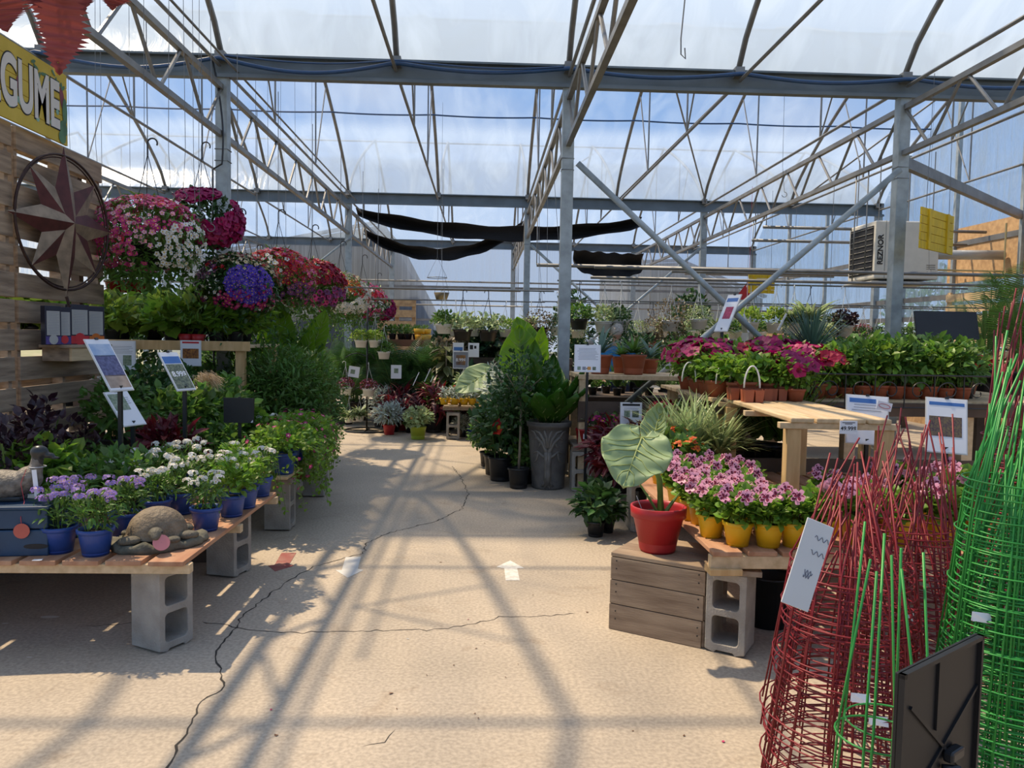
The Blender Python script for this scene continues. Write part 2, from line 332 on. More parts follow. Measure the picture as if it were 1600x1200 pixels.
def place(kind,loc,label,cat,group=None,rz=None,s=1.0,name=None):
    if kind not in KIND: KIND[kind]=KDEF[kind]()
    nm,parts=KIND[kind]; rz=random.uniform(0,6.28) if rz is None else rz
    t=thing(name or nm,label,cat,loc,rz,group); t.scale=(s,s,s)
    last=None
    for pn,me in parts:
        if pn.startswith('>'): link(pn[1:],me,last)
        else: last=link(pn,me,t)
    return t
KDEF={}
# ================================================================ STRUCTURE
XC=[-10.11,-6.45,-2.79,.88,4.55,8.25]          # column lines
XB=[-10.11+1.83*i for i in range(11)]+[8.25]   # roof bows
YG=[.8,8.4,16.0,23.5]; ZG=4.3
def arch(d):  # height above gutter by distance from the nearer gutter
    return 2.05*(max(d,0)/3.8)**.70
def archpts(y0,y1,n=20):
    o=[]
    for i in range(n+1):
        y=y0+(y1-y0)*i/n; o.append((y,ZG+.05+arch(min(y-y0,y1-y))))
    return o
# concrete floor
def concrete():
    m=bpy.data.materials.new('concrete_floor'); m.use_nodes=True; t=m.node_tree; n=t.nodes.new; l=t.links.new; p=t.nodes['Principled BSDF']
    tcn=n('ShaderNodeTexCoord')
    def nz(sc,det,lo,hi,a,b,ds=0):
        q=n('ShaderNodeTexNoise'); q.inputs['Scale'].default_value=sc; q.inputs['Detail'].default_value=det; q.inputs['Distortion'].default_value=ds; l(tcn.outputs['Object'],q.inputs[0])
        r=n('ShaderNodeValToRGB'); r.color_ramp.elements[0].position=lo; r.color_ramp.elements[1].position=hi; r.color_ramp.elements[0].color=(*a,1); r.color_ramp.elements[1].color=(*b,1); l(q.outputs['Fac'],r.inputs[0]); return q,r
    q1,r1=nz(.7,8,.3,.72,(.38,.32,.245),(.50,.42,.325),.6)
    q2,r2=nz(60,6,.35,.65,(.78,.78,.78),(1.08,1.08,1.08))
    q3,r3=nz(3.2,9,.60,.72,(1,1,1),(.86,.83,.80),1.2)
    a=n('ShaderNodeMix'); a.data_type='RGBA'; a.blend_type='MULTIPLY'; a.inputs[0].default_value=1; l(r1.outputs[0],a.inputs[6]); l(r2.outputs[0],a.inputs[7])
    b=n('ShaderNodeMix'); b.data_type='RGBA'; b.blend_type='MULTIPLY'; b.inputs[0].default_value=1; l(a.outputs[2],b.inputs[6]); l(r3.outputs[0],b.inputs[7])
    l(b.outputs[2],p.inputs['Base Color']); p.inputs['Roughness'].default_value=.82
    bp=n('ShaderNodeBump'); bp.inputs['Strength'].default_value=.35; bp.inputs['Distance'].default_value=.004; l(q2.outputs['Fac'],bp.inputs['Height']); l(bp.outputs[0],p.inputs['Normal']); return m
struct('floor',MB().box((-.9,11.5,-.1),(18.6,30,.2)),concrete())
GRASS=M('outdoor_ground',(.16,.20,.08),.95,0,.3,1.5,col2=(.34,.30,.2))
struct('floor_outdoor',MB().box((0,30,-.35),(160,140,.3)),GRASS)
FILMR=film('roof_film',(.93,.96,1.0),.05,(1.0,.3,.6),1.5,.05,(.36,.47,.62),.30,low=(5.4,.80,.28))
FILMW=film('side_film',(.80,.88,.96),.16,(1,2.6,.45),2.6,.35,(.74,.82,.92),.95)
FILMB=film('back_film',(.80,.85,.92),.03,(9,1,.12),1.6,.42,(.44,.54,.70),.62)
mb=MB()
for k in range(3):
    pts=archpts(YG[k],YG[k+1],24)
    V=[(x,y,z+.06) for x in (-10.2,8.35) for y,z in pts]; n=len(pts)
    mb.add(V,[(i,i+1,n+i+1,n+i) for i in range(n-1)])
struct('ceiling',mb,FILMR,True)
def gable(name,X,y_lo,zlo):
    mb=MB()
    for k in range(3):
        for (a,b) in zip(archpts(YG[k],YG[k+1],24)[:-1],archpts(YG[k],YG[k+1],24)[1:]):
            if b[0]<y_lo: continue
            mb.add([(X,a[0],zlo),(X,b[0],zlo),(X,b[0],b[1]),(X,a[0],a[1])],[(0,1,2,3)])
    return struct(name,mb,FILMW)
gable('wall_right',8.33,1,1.95); gable('wall_left',-10.2,1,2.2)
struct('wall_back',MB().add([(-10.2,23.6,0),(8.33,23.6,0),(8.33,23.6,4.3),(-10.2,23.6,4.3)],[(0,1,2,3)]),FILMB)
# lower right side: boards with an opening onto the yard
struct('wall_right_lower',MB().box((8.36,19.9,.95),(.05,7.4,1.95)).box((8.36,13.6,.45),(.05,5.2,.9)).box((8.36,5.9,.95),(.05,10.2,1.95)),OSB)
struct('wall_left_lower',MB().box((-10.23,12,.35),(.05,22.5,.7)),FILMB)
tr=0
for k,(y0,y1,z) in enumerate(((9,23.4,3.25),(9,23.4,2.35),(9,23.4,1.98))):
    struct('trim_%d'%(k+1),MB().bar((8.27,y0,z),(8.27,y1,z),.06,.09),GALV)
for k,Y in enumerate((9.9,11.6,13.3,14.9,18.4,20.7)):
    d=min(Y-8.4,16-Y) if Y<16 else min(Y-16,23.5-Y)
    struct('trim_%d'%(k+4),MB().bar((8.24,Y,0),(8.24,Y,4.3+arch(d)),.07,.07),GALVC)
for k,z in enumerate((1.0,2.0,3.0)):
    struct('trim_%d'%(k+12),MB().bar((-10.1,23.52,z),(8.2,23.52,z),.05,.07),GALV)
# gutters, columns
GN=['overhead nearest the camera','across the middle of the greenhouse, nearest fully seen','second one back across the greenhouse','at the back wall']
for k,Y in enumerate(YG):
    t=thing('gutter_beam','long galvanised steel gutter beam '+GN[k],'gutter beam',(0,Y,0))
    w=.10; mb=MB(); mb.box((-.93,0,4.28),(18.5,.02,.20)); mb.box((-.93,0,4.19),(18.5,.16,.02)); mb.box((-.93,.0,4.385),(18.5,.16,.02)); mb.box((-.93,-.09,4.17),(18.5,.02,.035))
    part('channel',mb,GUTM,t)
    for x in XB:
        part('bow_bracket',MB().box((x,0,4.37),(.10,.22,.10)).tube([(x-.04,-.12,4.33),(x+.04,-.12,4.33)],.018,6),GALV,t)
CN=['first','second','third','fourth','fifth','sixth']; RN=['nearest','middle','back']
for r,Y in enumerate(YG[1:]):
    for i,x in enumerate(XC):
        if x<-9 and r<2: continue
        if r==0 and x>8: continue
        t=thing('steel_column','square galvanised steel column in the %s row, %s'%(RN[r],{-10.11:'far left corner',-6.45:'left of the hanging baskets',-2.79:'left side of the aisle',.88:'right edge of the aisle',4.55:'right hand benches',8.25:'against the right wall'}[x]),'column',(x,Y,0))
        w=.125 if r<2 else .14; part('post',MB().box((0,0,2.09),(w,w,4.18)),GALVC,t,bev=.006)
        part('base_plate',MB().box((0,0,.006),(.24,.24,.012)),GALV,t)
        for zz in (3.42,3.30) if r==0 else (3.42,): part('band',MB().tube([(.066,.066,zz),(-.066,.066,zz),(-.066,-.066,zz),(.066,-.066,zz)],.006,5,closed=True),WIRE,t)
# lattice trusses along the view, in the column lines
BAYN=['overhead near bay','middle bay','back bay']
XN={-10.11:'far left',-6.45:'left',-2.79:'left of the aisle',.88:'right of the aisle',4.55:'over the right benches',8.25:'beside the right wall'}
for k in range(3):
    y0,y1=YG[k],YG[k+1]
    for x in XC[1:-1]:
        if (k==0 and x<-6): continue
        t=thing('lattice_truss','zigzag lattice truss of steel tube in the %s, %s'%(BAYN[k],XN[x]),'roof truss',(x,y0,0))
        part('top_chord',MB().bar((0,0,4.06),(0,y1-y0,4.06),.055,.055),GALV,t); part('bottom_chord',MB().bar((0,0,3.57),(0,y1-y0,3.57),.055,.055),GALV,t)
        n=7; st=(y1-y0)/n
        for i in range(n):
            a=i*st; part('web',MB().tube([(0,a+.05,4.05),(0,a+st*.5-.05,3.59)],.018,6),GALV,t); part('web',MB().tube([(0,a+st-.05,4.05),(0,a+st*.5+.05,3.59)],.018,6),GALV,t)
for k in range(3):
    y0,y1=YG[k],YG[k+1]; gx=[x for x in XB if not(k==0 and x<-6.6)]
    for i,x in enumerate(gx):
        if abs(x-8.25)<.1 and i and abs(gx[i-1]-8.25)<.2: continue
        t=thing('roof_bow','arched steel roof bow with tie rod in the %s, %s from the left'%(BAYN[k],ORD[i]),'roof bow',(x,y0,0))
        P=[(0,y-y0,z) for y,z in archpts(y0,y1,30)]
        part('bow',MB().tube(P,.032 if k==0 else .03,8),GALV if k<1 else DARKP if False else GALV,t,True)
        part('tie_rod',MB().tube([(0,.1,4.27),(0,y1-y0-.1,4.27)],.019,6),GALV,t)
        L_=y1-y0
        for d,dd in ((2.05,-.75),(4.5,.8)):
            za=ZG+.05+arch(min(d,L_-d)); zb=ZG+.05+arch(min(d+dd,L_-d-dd)); 
            part('hanger',MB().tube([(0,d,4.27),(0,d,za)],.013,6),GALV,t); part('strut',MB().tube([(0,d,4.27),(0,d+dd,zb)],.011,6),GALV,t)
# ridge and side purlins, bracing
for k in range(3):
    y0=YG[k]; 
    for j,(d,rr,nm) in enumerate(((3.8,.024,'ridge'),(6.3,.022,'far slope'),(5.6,.018,'upper far slope')) if k==0 else ((3.8,.02,'ridge'),)):
        z=ZG+.02+arch(min(d,7.6-d)); solo('purlin',MB().tube([(-10,y0+d,z),(8.2,y0+d,z)],rr,6),GALV,'long thin steel purlin along the %s of the %s'%(nm,BAYN[k]),'purlin')
for (a,b,r_,lab) in (((.98,8.30,3.36),(4.35,8.30,.35),.033,'round diagonal brace falling right from the column at the aisle'),((4.45,8.22,3.36),(1.05,8.22,.35),.033,'round diagonal brace falling left from the right bench column'),
      ((.95,15.9,3.4),(4.4,15.9,.4),.03,'thinner diagonal brace behind, falling to the right'),((4.45,15.85,3.4),(1.0,15.85,.4),.03,'thinner diagonal brace behind, rising to the right'),
      ((-2.7,15.9,3.5),(-6.3,15.9,.6),.02,'diagonal brace beyond the hanging baskets')):
    mb=MB().tube([a,b],r_,10); solo('diagonal_brace',mb,GALVC,lab,'brace',smooth=True)
solo('angled_beam',MB().bar((4.6,8.45,3.5),(8.2,11.6,3.5),.07,.12),GALV,'square steel beam running back right from the right bench column to the side wall','beam')
for a,b,lab in (((.6,13.4,5.5),(2.72,10.0,5.2),'upper'),):
    pass
for i,(a,b) in enumerate((((2.72,12.2,6.2),(4.55,15.9,4.35)),((4.55,12.2,6.2),(2.72,15.9,4.35)),((.88,16.1,4.4),(2.72,19.8,6.2)),((8.2,12.2,6.2),(6.4,15.9,4.35)))):
    solo('roof_cross_brace',MB().tube([a,b],.016,6),GALV,'thin roof cross brace of steel tube, %s counted from the left benches'%ORD[i],'brace')
# horizontal service pipes above the right benches
for i,(x0,x1,Y,z,r_) in enumerate(((.88,8.2,13.0,2.72,.03),(3.5,8.2,14.3,2.78,.03),(1.3,8.2,9.1,2.34,.022),(1.3,8.2,9.4,2.24,.018),(4.5,8.2,12.4,3.35,.025),(4.5,8.2,12.9,3.2,.025),(4.5,7.9,17.2,3.0,.03),(-2.85,.95,20,2.7,.02),(-2.0,8.0,21,2.35,.02),(-6,8,22.6,3.1,.025))):
    mbp=MB().tube([(x0,Y,z),(x1,Y,z)],r_,8)
    for xx in (-2.79,.88,4.55):
        if x0<=xx<=x1: mbp.tube([(xx,Y,z),(xx,Y,3.56)],.008,5)
    solo('service_pipe',mbp,GALV,'level grey service pipe hung across the greenhouse, %s of ten'%ORD[i],'pipe',smooth=True)
# blue hose on the gutter, sagging cable on the far slope
P=[]
for i in range(181):
    x=-7+15.2*i/180; u=((x+2.79)/1.83)%1; P.append((x,8.24,4.33-.13*math.sin(PI*u)**1.0*(1 if x<-1 else .55)))
solo('blue_hose',MB().tube(P,.022,8),HOSE,'dark blue hose draped in waves along the face of the near gutter','hose',smooth=True)
P=[(x,8.20+.02*math.sin(x*3),4.34-.05*abs(math.sin((x+2.79)/1.83*PI))) for x in np.linspace(-2.7,.8,50)]
solo('thin_blue_cable',MB().tube(P,.009,6),HOSE,'thin dark cable strung beside the blue hose on the gutter','cable')
for Y,z,sg,nm in ((14.0,5.42,.14,'middle'),(21.6,5.42,.14,'back')):
    P=[(x,Y-.05,z-.16*sg*4*((((x+2.79)/1.83)%1)*(1-((x+2.79)/1.83)%1))) for x in np.linspace(-9.9,8.1,190)]
    solo('sagging_cable',MB().tube(P,.014,6),HOSE,'thin dark cable sagging between the bows of the %s bay roof'%nm,'cable')
P=[(-2.87+.12*math.sin(t*2),8.3-.03*t,4.35-1.1*t) for t in np.linspace(0,1,20)]+[(-2.87,8.31,z) for z in np.linspace(3.2,.6,8)]
solo('black_cable',MB().tube(P,.010,6),BLK,'black cable looped down the left aisle column','cable')
# wires and hooks hanging from the roof
def hook(mb,x,y,z,r=.03,w=.003):
    mb.tube([(x,y,z+ .10),(x,y,z+.05)]+[(x+r*math.sin(a)*1.0,y,z+r*(1-math.cos(a))-.0+.0) for a in np.linspace(PI,0-1.2,9)],w,5)
wires=[(110,30,250,7.4),(152,150,300,7.2),(160,255,380,7.0),(205,250,380,7.4),(228,120,330,6.4),(270,165,300,6.0),(285,165,300,6.0),(315,230,330,6.6),(326,250,350,6.2),(302,170,320,6.8),(400,350,430,9),(418,360,450,10),(440,330,440,11),(460,350,430,11),(487,330,440,12),(1222,220,300,9),(690,320,450,14),(1455,250,420,11)]
for i,(px,y0,y1,Y) in enumerate(wires):
    a=at(px,y0,Y); b=at(px+random.uniform(-4,8),y1,Y); mb=MB(); top=Vector((a.x,a.y,ZG+.05+arch(min(abs(a.y-g) for g in YG)))); m_=(a+b)/2+Vector((random.uniform(-.03,.03),0,0)); mb.tube([top,m_,b],.0022,4)
    mb.tube([b+Vector((.03*math.sin(t)-0,0,-.03*(1-math.cos(t)))) for t in np.linspace(0,4.5,9)],.0035,4)
    solo('hanging_wire',mb,WIRE,'thin wire with a curled hook hanging from the roof','wire','empty hanging wires under the roof')
P=[at(1070,0,4.5)+Vector((0,0,.6)),at(1070,0,4.5),at(1064,60,4.5),at(1064,85,4.5),at(1071,92,4.5),at(1070,75,4.5)]
solo('loose_wire',MB().tube(P,.004,4),WIRE,'single loose wire dangling overhead with a small loop at its end','wire')
# black folded shade cloths
def shade(pa,pb,sag,wid,Y0,name,tip=.0,bag=.0):
    a=at(*pa); b=at(*pb); n=26; V=[];F=[]; rows=8
    for i in range(n+1):
        u=i/n; c=a.lerp(b,u)+Vector((0,0,-sag*4*u*(1-u)))
        wd=wid*(.55+.45*math.sin(PI*min(1,max(0,u*1.0)))**.5)
        for j in range(rows+1):
            v=j/rows; V.append((c.x,c.y+ .35*math.sin(PI*v)*(.6+.4*math.sin(u*9)),c.z-wd*v-.02*math.sin(u*30+v*4)))
    for i in range(n):
        for j in range(rows): q=i*(rows+1)+j; F.append((q,q+rows+1,q+rows+2,q+1))
    mb=MB().add(V,F); o=solo('shade_cloth',mb,CLOTH,name,'shade cloth',smooth=True); s=o.modifiers.new('thickness','SOLIDIFY'); s.thickness=.012; return o
shade((556,324,17.6),(1003,340,17.6),.30,.34,0,'long black shade cloth slung highest between the bows')
shade((568,356,18.6),(818,346,18.6),.55,.30,0,'shorter black shade cloth sagging below the long one')
shade((897,390,18.6),(1006,397,18.6),.02,.62,0,'black shade cloth hanging square and low, right of the aisle column')
# barns outside seen dimly through the back wall
BARN=M('outdoor_barn_siding',(.09,.085,.08),.9,0,.2,2,stretch=(12,1,1)); BROOF=M('barn_roof',(.10,.105,.12),.6,0,.1)
def barn(out,Y,D,lab):
    mb=section(out,[],D); t=thing('outdoor_barn',lab,'barn',(0,Y,0)); part('walls',mb,BARN,t)
    k=[p for p in out if p[1]>1.5]; 
    for a,b in zip(k[:-1],k[1:]): part('roof_slab',MB().bar((a[0],-.2,a[1]+.05),(b[0],-.2,b[1]+.05),.3,.08).box(((a[0]+b[0])/2,D/2,(a[1]+b[1])/2),(.05,D,.05)),BROOF,t)
barn([(-9.5,0),(-9.5,3.7),(-3.2,5.0),(-1.6,2.0),(-1.6,0)],24.6,6,'dark barn with a sloping roof seen dimly through the back wall, left of centre')
barn([(4.6,0),(4.6,3.9),(6.2,4.0),(9.0,2.9),(9.0,0)],24.6,6,'dark low barn seen dimly through the back wall at right')
# ================================================================ PLANT KINDS
def A(*p): return np.array(p,float)
def K(n): 
    def d(f): KDEF[n]=f; return f
    return d
def potset(rt,rb,h,mat,mb_soil=True): return [('pot',potmesh(rt,rb,h,mat)),('soil',soilmesh(rt*.92,h-.015))]
def stems(sb,k,z0,r,h,rr=.003,mi=0,sp=.5):
    for i in range(k):
        a=random.uniform(0,6.28); q=r*random.random(); sb.tube([(q*sp*math.cos(a),q*sp*math.sin(a),z0),(q*.8*math.cos(a),q*.8*math.sin(a),z0+h*.5),(q*1.2*math.cos(a),q*1.2*math.sin(a),z0+h*random.uniform(.8,1))],rr,mi,4)
def umbels(sb,k,rad,z0,h,size,mi=0,n=14,dome=.03):
    for i in range(k):
        a=2*PI*i/k+random.random(); q=rad*math.sqrt(random.uniform(.1,1)); c=A(q*math.cos(a),q*math.sin(a),z0+h*random.uniform(.75,1.05)); 
        d=rdir(n*3); d=d[d[:,2]>-.05][:n]; put_fl(sb,T5,c+d*A(dome,dome,dome*.6),d,size*(.8+.4*rng.random(len(d))),mi)
def verbena(pc,name,H=.17):
    def f():
        st=SB(); stems(st,9,.11,.09,H,.0022)
        fo=SB(); bush(fo,230,(0,0,.12+H*.42),(.10,.10,H*.5),TLN,.045,up=-.9,inner=.1)
        fl=SB(); umbels(fl,8,.10,.12,H,.011,0,15,.026)
        return name,[('pot',potmesh(.075,.056,.125,BLUP)),('soil',soilmesh(.068,.112)),('stem',st.mesh('stem',STEM)),('foliage',fo.mesh('foliage',LG)),('flower_heads',fl.mesh('flower_heads',[pc,FY]))]
    return f
KDEF['verb_w']=verbena(FW,'potted_verbena'); KDEF['verb_l']=verbena(FL,'potted_verbena'); KDEF['verb_w2']=verbena(FW,'potted_verbena',.21)
@K('verb_g')
def _():
    fo=SB(); bush(fo,330,(0,0,.21),(.13,.13,.12),TL,.04,up=-.7,inner=.1); fl=SB(); umbels(fl,3,.08,.15,.17,.011,0,14,.026)
    return 'potted_verbena',[('pot',potmesh(.075,.056,.125,BLUP)),('soil',soilmesh(.068,.112)),('foliage',fo.mesh('foliage',LB)),('flower_heads',fl.mesh('flower_heads',[FW,FY]))]
@K('trail')
def _():
    fo=SB(); st=SB(); bush(fo,420,(0,0,.22),(.24,.24,.13),TLR,.038,up=-.5,inner=.2)
    for i in range(26):
        a=random.uniform(0,6.28); L_=random.uniform(.25,.62); P=[]
        for k in range(9):
            t=k/8; q=.06+.22*min(1,t*2.2)+.04*math.sin(t*6+i); P.append((q*math.cos(a+t*.4),q*math.sin(a+t*.4),.20+.05*math.sin(t*3)-L_*max(0,t-.25)**1.1))
        st.tube(P,.0018,0,4)
        Pn=np.array(P); idx=rng.integers(1,9,22); p=Pn[idx]+rng.normal(size=(22,3))*.014; fo.put(TLR,p,rdir(22)+A(0,0,-.2),rdir(22)*.6+A(0,0,1),.032*(.7+.6*rng.random(22)))
    fl=SB(); blooms(fl,26,(0,0,.14),(.30,.30,.26),T5,.017,up=-1)
    return 'trailing_plant',[('pot',potmesh(.09,.065,.15,BLUP)),('soil',soilmesh(.08,.135)),('stem',st.mesh('stem',STEM)),('foliage',fo.mesh('foliage',LB)),('flowers',fl.mesh('flowers',[FM,FCR]))]
@K('pelarg')
def _():
    fo=SB(); bush(fo,190,(0,0,.170),(.088,.088,.065),TLR,.038,up=-.8,inner=.1); bush(fo,70,(0,0,.145),(.08,.08,.04),TLR,.045,up=-.6)
    st=SB(); stems(st,8,.11,.08,.11,.0025)
    fl=SB()
    for k in range(3):
        a=2*PI*k/3+random.random()*2; q=random.uniform(.03,.10); c=A(q*math.cos(a),q*math.sin(a),.222+random.uniform(-.015,.025))
        for j in range(3):
            d=unit(A(random.gauss(0,.6),random.gauss(-.75,.5),.6)); put_fl(fl,TPG,c+d*.028,d,.029)
    return 'potted_pelargonium',[('pot',potmesh(.068,.05,.115,YELP)),('soil',soilmesh(.06,.104)),('stem',st.mesh('stem',STEM)),('foliage',fo.mesh('foliage',LB)),('flowers',fl.mesh('flowers',[FPL,FDK]))]
@K('pelarg_o')
def _():
    fo=SB(); bush(fo,150,(0,0,.205),(.11,.11,.09),TLR,.05,up=-.8,inner=.1); fl=SB(); blooms(fl,26,(0,0,.22),(.11,.11,.09),T5,.022,up=.1)
    return 'potted_impatiens',[('pot',potmesh(.068,.05,.115,YELP)),('soil',soilmesh(.06,.104)),('foliage',fo.mesh('foliage',LG)),('flowers',fl.mesh('flowers',[FO,FR]))]
def basket(R_,cols,n,leaf,fsize,name='hanging_flower_basket',T=T5,flat=.8,pot=BLK,trail=0,density=900,rod=1.0,spread=None,lob=None):
    def f():
        cl={}
        fo=SB(); bush(fo,density,(0,0,0),(R_,R_,R_*flat),TLN if leaf is not LD else TL,R_*.16,up=-.85,inner=.35,rnd=.9); bush(fo,density//3,(0,0,-R_*.45),(R_*.75,R_*.75,R_*.55),TL,R_*.13,up=-1,inner=.5)
        if trail:
            for i in range(trail):
                a=random.uniform(0,6.28); q=R_*random.uniform(.5,.95); P=[A(q*math.cos(a)*(1+.1*t),q*math.sin(a)*(1+.1*t),-R_*.3-R_*1.1*t) for t in np.linspace(0,1,8)]
                fo.put(TLN,np.array(P)+rng.normal(size=(8,3))*R_*.05,rdir(8)+A(0,0,-.8),rdir(8),R_*.14)
        fl=SB(); mats=[]
        for i,(c,wt,reg) in enumerate(cols):
            mats+=[c,FDK if (T is TPET or c is FR) else FY]; k=int(n*wt*1.9)
            p,d=shell(k,R_*1.03,R_*1.03,R_*flat*1.03,.9,-.75)
            cc=rdir(11); m=(d@cc.T).max(axis=1)>.86; p,d=(p[m],d[m]) if wt<3 else (p,d)
            if reg is not None:
                m=(d@np.array(reg[:3]))>reg[3]; p=p[m]; d=d[m]
            if len(p)==0: continue
            nn=unit(d+rdir(len(d))*.4+A(0,0,.15)); fl.put(T,p,np.cross(nn,rdir(len(d))),nn,fsize*(.7+.6*rng.random(len(d))),2*i)
        po=MB(); po.lathe([(.001,-R_*.55),(.12,-R_*.55),(.17,-.06),(.175,-.05),(.165,-.05)],20)
        hg=MB(); 
        for k in range(3): a=2*PI*k/3; hg.tube([(.165*math.cos(a),.165*math.sin(a),-.05),(0,0,R_*.8+.28)],.003,5)
        hg.tube([(0,0,R_*.8+.26),(0,0,R_*.8+.36)],.006,6); hg.tube([(.035-.035*math.cos(t),0,R_*.8+.36+.035*math.sin(t)+.0) for t in np.linspace(0,3.6,10)],.006,6)
        return name,[('pot',po.mesh('pot',pot,True)),('hanger',hg.mesh('hanger',BLK)),('foliage',fo.mesh('foliage',leaf)),('flowers',fl.mesh('flowers',mats))]
    return f
KDEF['bk_pink']=basket(.40,[(FP,1,None),(FM,.7,(-.3,0,1,-.1)),(FR,.6,(-.6,-.2,.7,.1)),(FPL,.3,None),(FB,.5,(.4,-.2,.6,.75)),(FW,.9,(.85,-.3,-.3,.72))],900,LG,.018,flat=.74,trail=40,density=1500)
KDEF['bk_purple']=basket(.33,[(FDP,1.6,None),(FM,.5,(0,0,-1,.1))],420,LD,.034,T=TPET,density=700)
KDEF['bk_lobelia']=basket(.36,[(FB,3.2,(.55,-.80,.05,.80)),(FPU,.9,(-.8,-.5,-.1,.55)),(FR,.5,(.3,0,1,.4)),(FCR,.5,(.1,0,.9,.4)),(FM,.8,(.3,-.8,-.6,.55)),(FW,.1,None)],800,LD,.018,trail=40,density=1400)
KDEF['bk_redmix']=basket(.38,[(FR,.9,(0,0,1,.15)),(FC,.5,(.3,-.2,.7,.1)),(FW,.22,(0,0,1,.2)),(FPU,.6,(0,0,-1,.05)),(FP,.35,None)],560,LG,.026,trail=50,density=1400)
KDEF['bk_crimson']=basket(.38,[(FC,1.3,(0,0,1,.1)),(FR,.4,(.3,0,.8,.3)),(FW,.16,(.5,0,.6,.2)),(FP,.3,(0,0,-1,.1)),(FPU,.5,(0,0,-1,.1))],560,LG,.028,T=TPET,trail=50,density=1400)
KDEF['bk_orange']=basket(.38,[(FO,.9,(-.2,-.2,.8,.2)),(FCR,.5,(0,0,.8,.1)),(FR,.5,(.5,0,.6,.3)),(FW,2.6,(.7,-.55,-.3,.5)),(FP,.3,(-.8,0,-.2,.3))],700,LG,.019,trail=50,density=1400)
KDEF['bk_coral']=basket(.36,[(FR,.7,(0,0,.9,.1)),(FP,.6,None),(FW,.3,None),(FC,.3,None)],460,LG,.025,trail=40,density=1100)
def wbasket(name,leaf,style,R_=.15,potm=WHTP,wires=WHTP,fl_=None,drop=0,h=.36):
    def f():
        fo=SB()
        if style=='bush': bush(fo,230,(0,0,.05),(R_,R_,R_*.75),TL,.05,up=-.4,inner=.2)
        if style=='fine': bush(fo,420,(0,0,.05),(R_,R_,R_*.8),TS,.026,up=-.5,inner=.3)
        if style=='spider':
            k=110; a=rng.random(k)*6.28; e=rng.random(k)*1.1+.15; d=np.stack([np.cos(a)*np.cos(e),np.sin(a)*np.cos(e),np.sin(e)],1); fo.put(TBW,np.tile(A(0,0,.0),(k,1))+d*.02,d,A(0,0,1)+d*-.3,R_*(1.3+.7*rng.random(k)))
        if style in('moss',):
            bush(fo,500,(0,0,-.1),(R_*1.2,R_*1.2,R_*1.5),TBF,.11,up=-1,inner=.4,upb=-.7,rnd=.7)
        if drop:
            for i in range(drop):
                a=random.uniform(0,6.28); L_=random.uniform(.15,.4); P=np.array([A((.10+.05*math.sin(3*t))*math.cos(a)*1.1,(.10)*math.sin(a)*1.1,.02-L_*t) for t in np.linspace(0,1,10)]); fo.put(TS,P+rng.normal(size=(10,3))*.012,rdir(10)+A(0,0,-.6),rdir(10),.032)
        po=MB(); po.lathe([(.001,-.115),(.078,-.115),(.10,-.005),(.112,-.005),(.112,.008),(.104,.008),(.098,-.02)],22)
        hg=MB()
        for k in range(3): a=2*PI*k/3+.4; hg.tube([(.106*math.cos(a),.106*math.sin(a),0),(.0,0,h)],.0028,5)
        hg.tube([(0,0,h-.01),(0,0,h+.05)]+[(.025-.025*math.cos(t),0,h+.05+.025*math.sin(t)) for t in np.linspace(0,3.4,8)],.0045,5)
        P=[('pot',po.mesh('pot',potm,True)),('hanger',hg.mesh('hanger',wires)),('foliage',fo.mesh('foliage',leaf))]
        if fl_:
            fl=SB(); blooms(fl,60,(0,0,.05),(R_,R_,R_*.8),T5,.015,up=-.2); P.append(('flowers',fl.mesh('flowers',[fl_,FY])))
        return name,P
    return f
KDEF['wb_green']=wbasket('hanging_pot',LG,'bush'); KDEF['wb_var']=wbasket('hanging_pot',LV,'bush',.17); KDEF['wb_fine']=wbasket('hanging_pot',LV,'fine',.17,drop=8)
KDEF['wb_spider']=wbasket('hanging_pot',LV,'spider',.20); KDEF['wb_moss']=wbasket('hanging_pot',LBR,'moss',.17); KDEF['wb_purple']=wbasket('hanging_pot',LP,'bush',.15,drop=10); KDEF['wb_mauve']=wbasket('hanging_pot',LR,'fine',.15,fl_=FPU)
KDEF['wb_trail']=wbasket('hanging_pot',LD,'fine',.13,drop=24); KDEF['wb_bright']=wbasket('hanging_pot',LY,'bush',.15)
KDEF['bb_var']=wbasket('hanging_pot',LV,'bush',.19,BLK,BLK); KDEF['bb_green']=wbasket('hanging_pot',LG,'bush',.17,BLK,BLK); KDEF['bb_brown']=wbasket('hanging_pot',LBR,'fine',.20,BLK,BLK,drop=26); KDEF['bb_spider']=wbasket('hanging_pot',LV,'spider',.26,BLK,BLK)
KDEF['rb_red']=wbasket('hanging_pot',LD,'bush',.2,REDP,BLK)
KDEF['tree_bk']=wbasket('hanging_pot',LBR,'fine',.28,WHTP,WHTP,drop=30)
def shrub(name,pot,leaf,H,W_,n=260,T=TL,ls=.07,fl_=None,fn=20,fs=.03,st=6,Tf=T5,low=0):
    def f():
        rt,rb,h,pm=pot; fo=SB(); bush(fo,n,(0,0,h+H*.52-low),(W_,W_,H*.52),T,ls,up=-.95,inner=.2)
        s=SB(); stems(s,st,h-.02,W_*.7,H*.85,.004)
        P=[('pot',potmesh(rt,rb,h,pm)),('soil',soilmesh(rt*.9,h-.015)),('stem',s.mesh('stem',STEM)),('foliage',fo.mesh('foliage',leaf))]
        if fl_:
            fl=SB(); blooms(fl,fn,(0,0,h+H*.52),(W_,W_,H*.55 if Tf is TPET else H*.5),Tf,fs,up=.15 if Tf is TPET else -.1); P.append(('flowers',fl.mesh('flowers',[fl_,FY if fl_ not in (FC,FDP) else FDK])))
        return name,P
    return f
PB=(.11,.09,.2,BLK); PS=(.075,.055,.12,BLK)
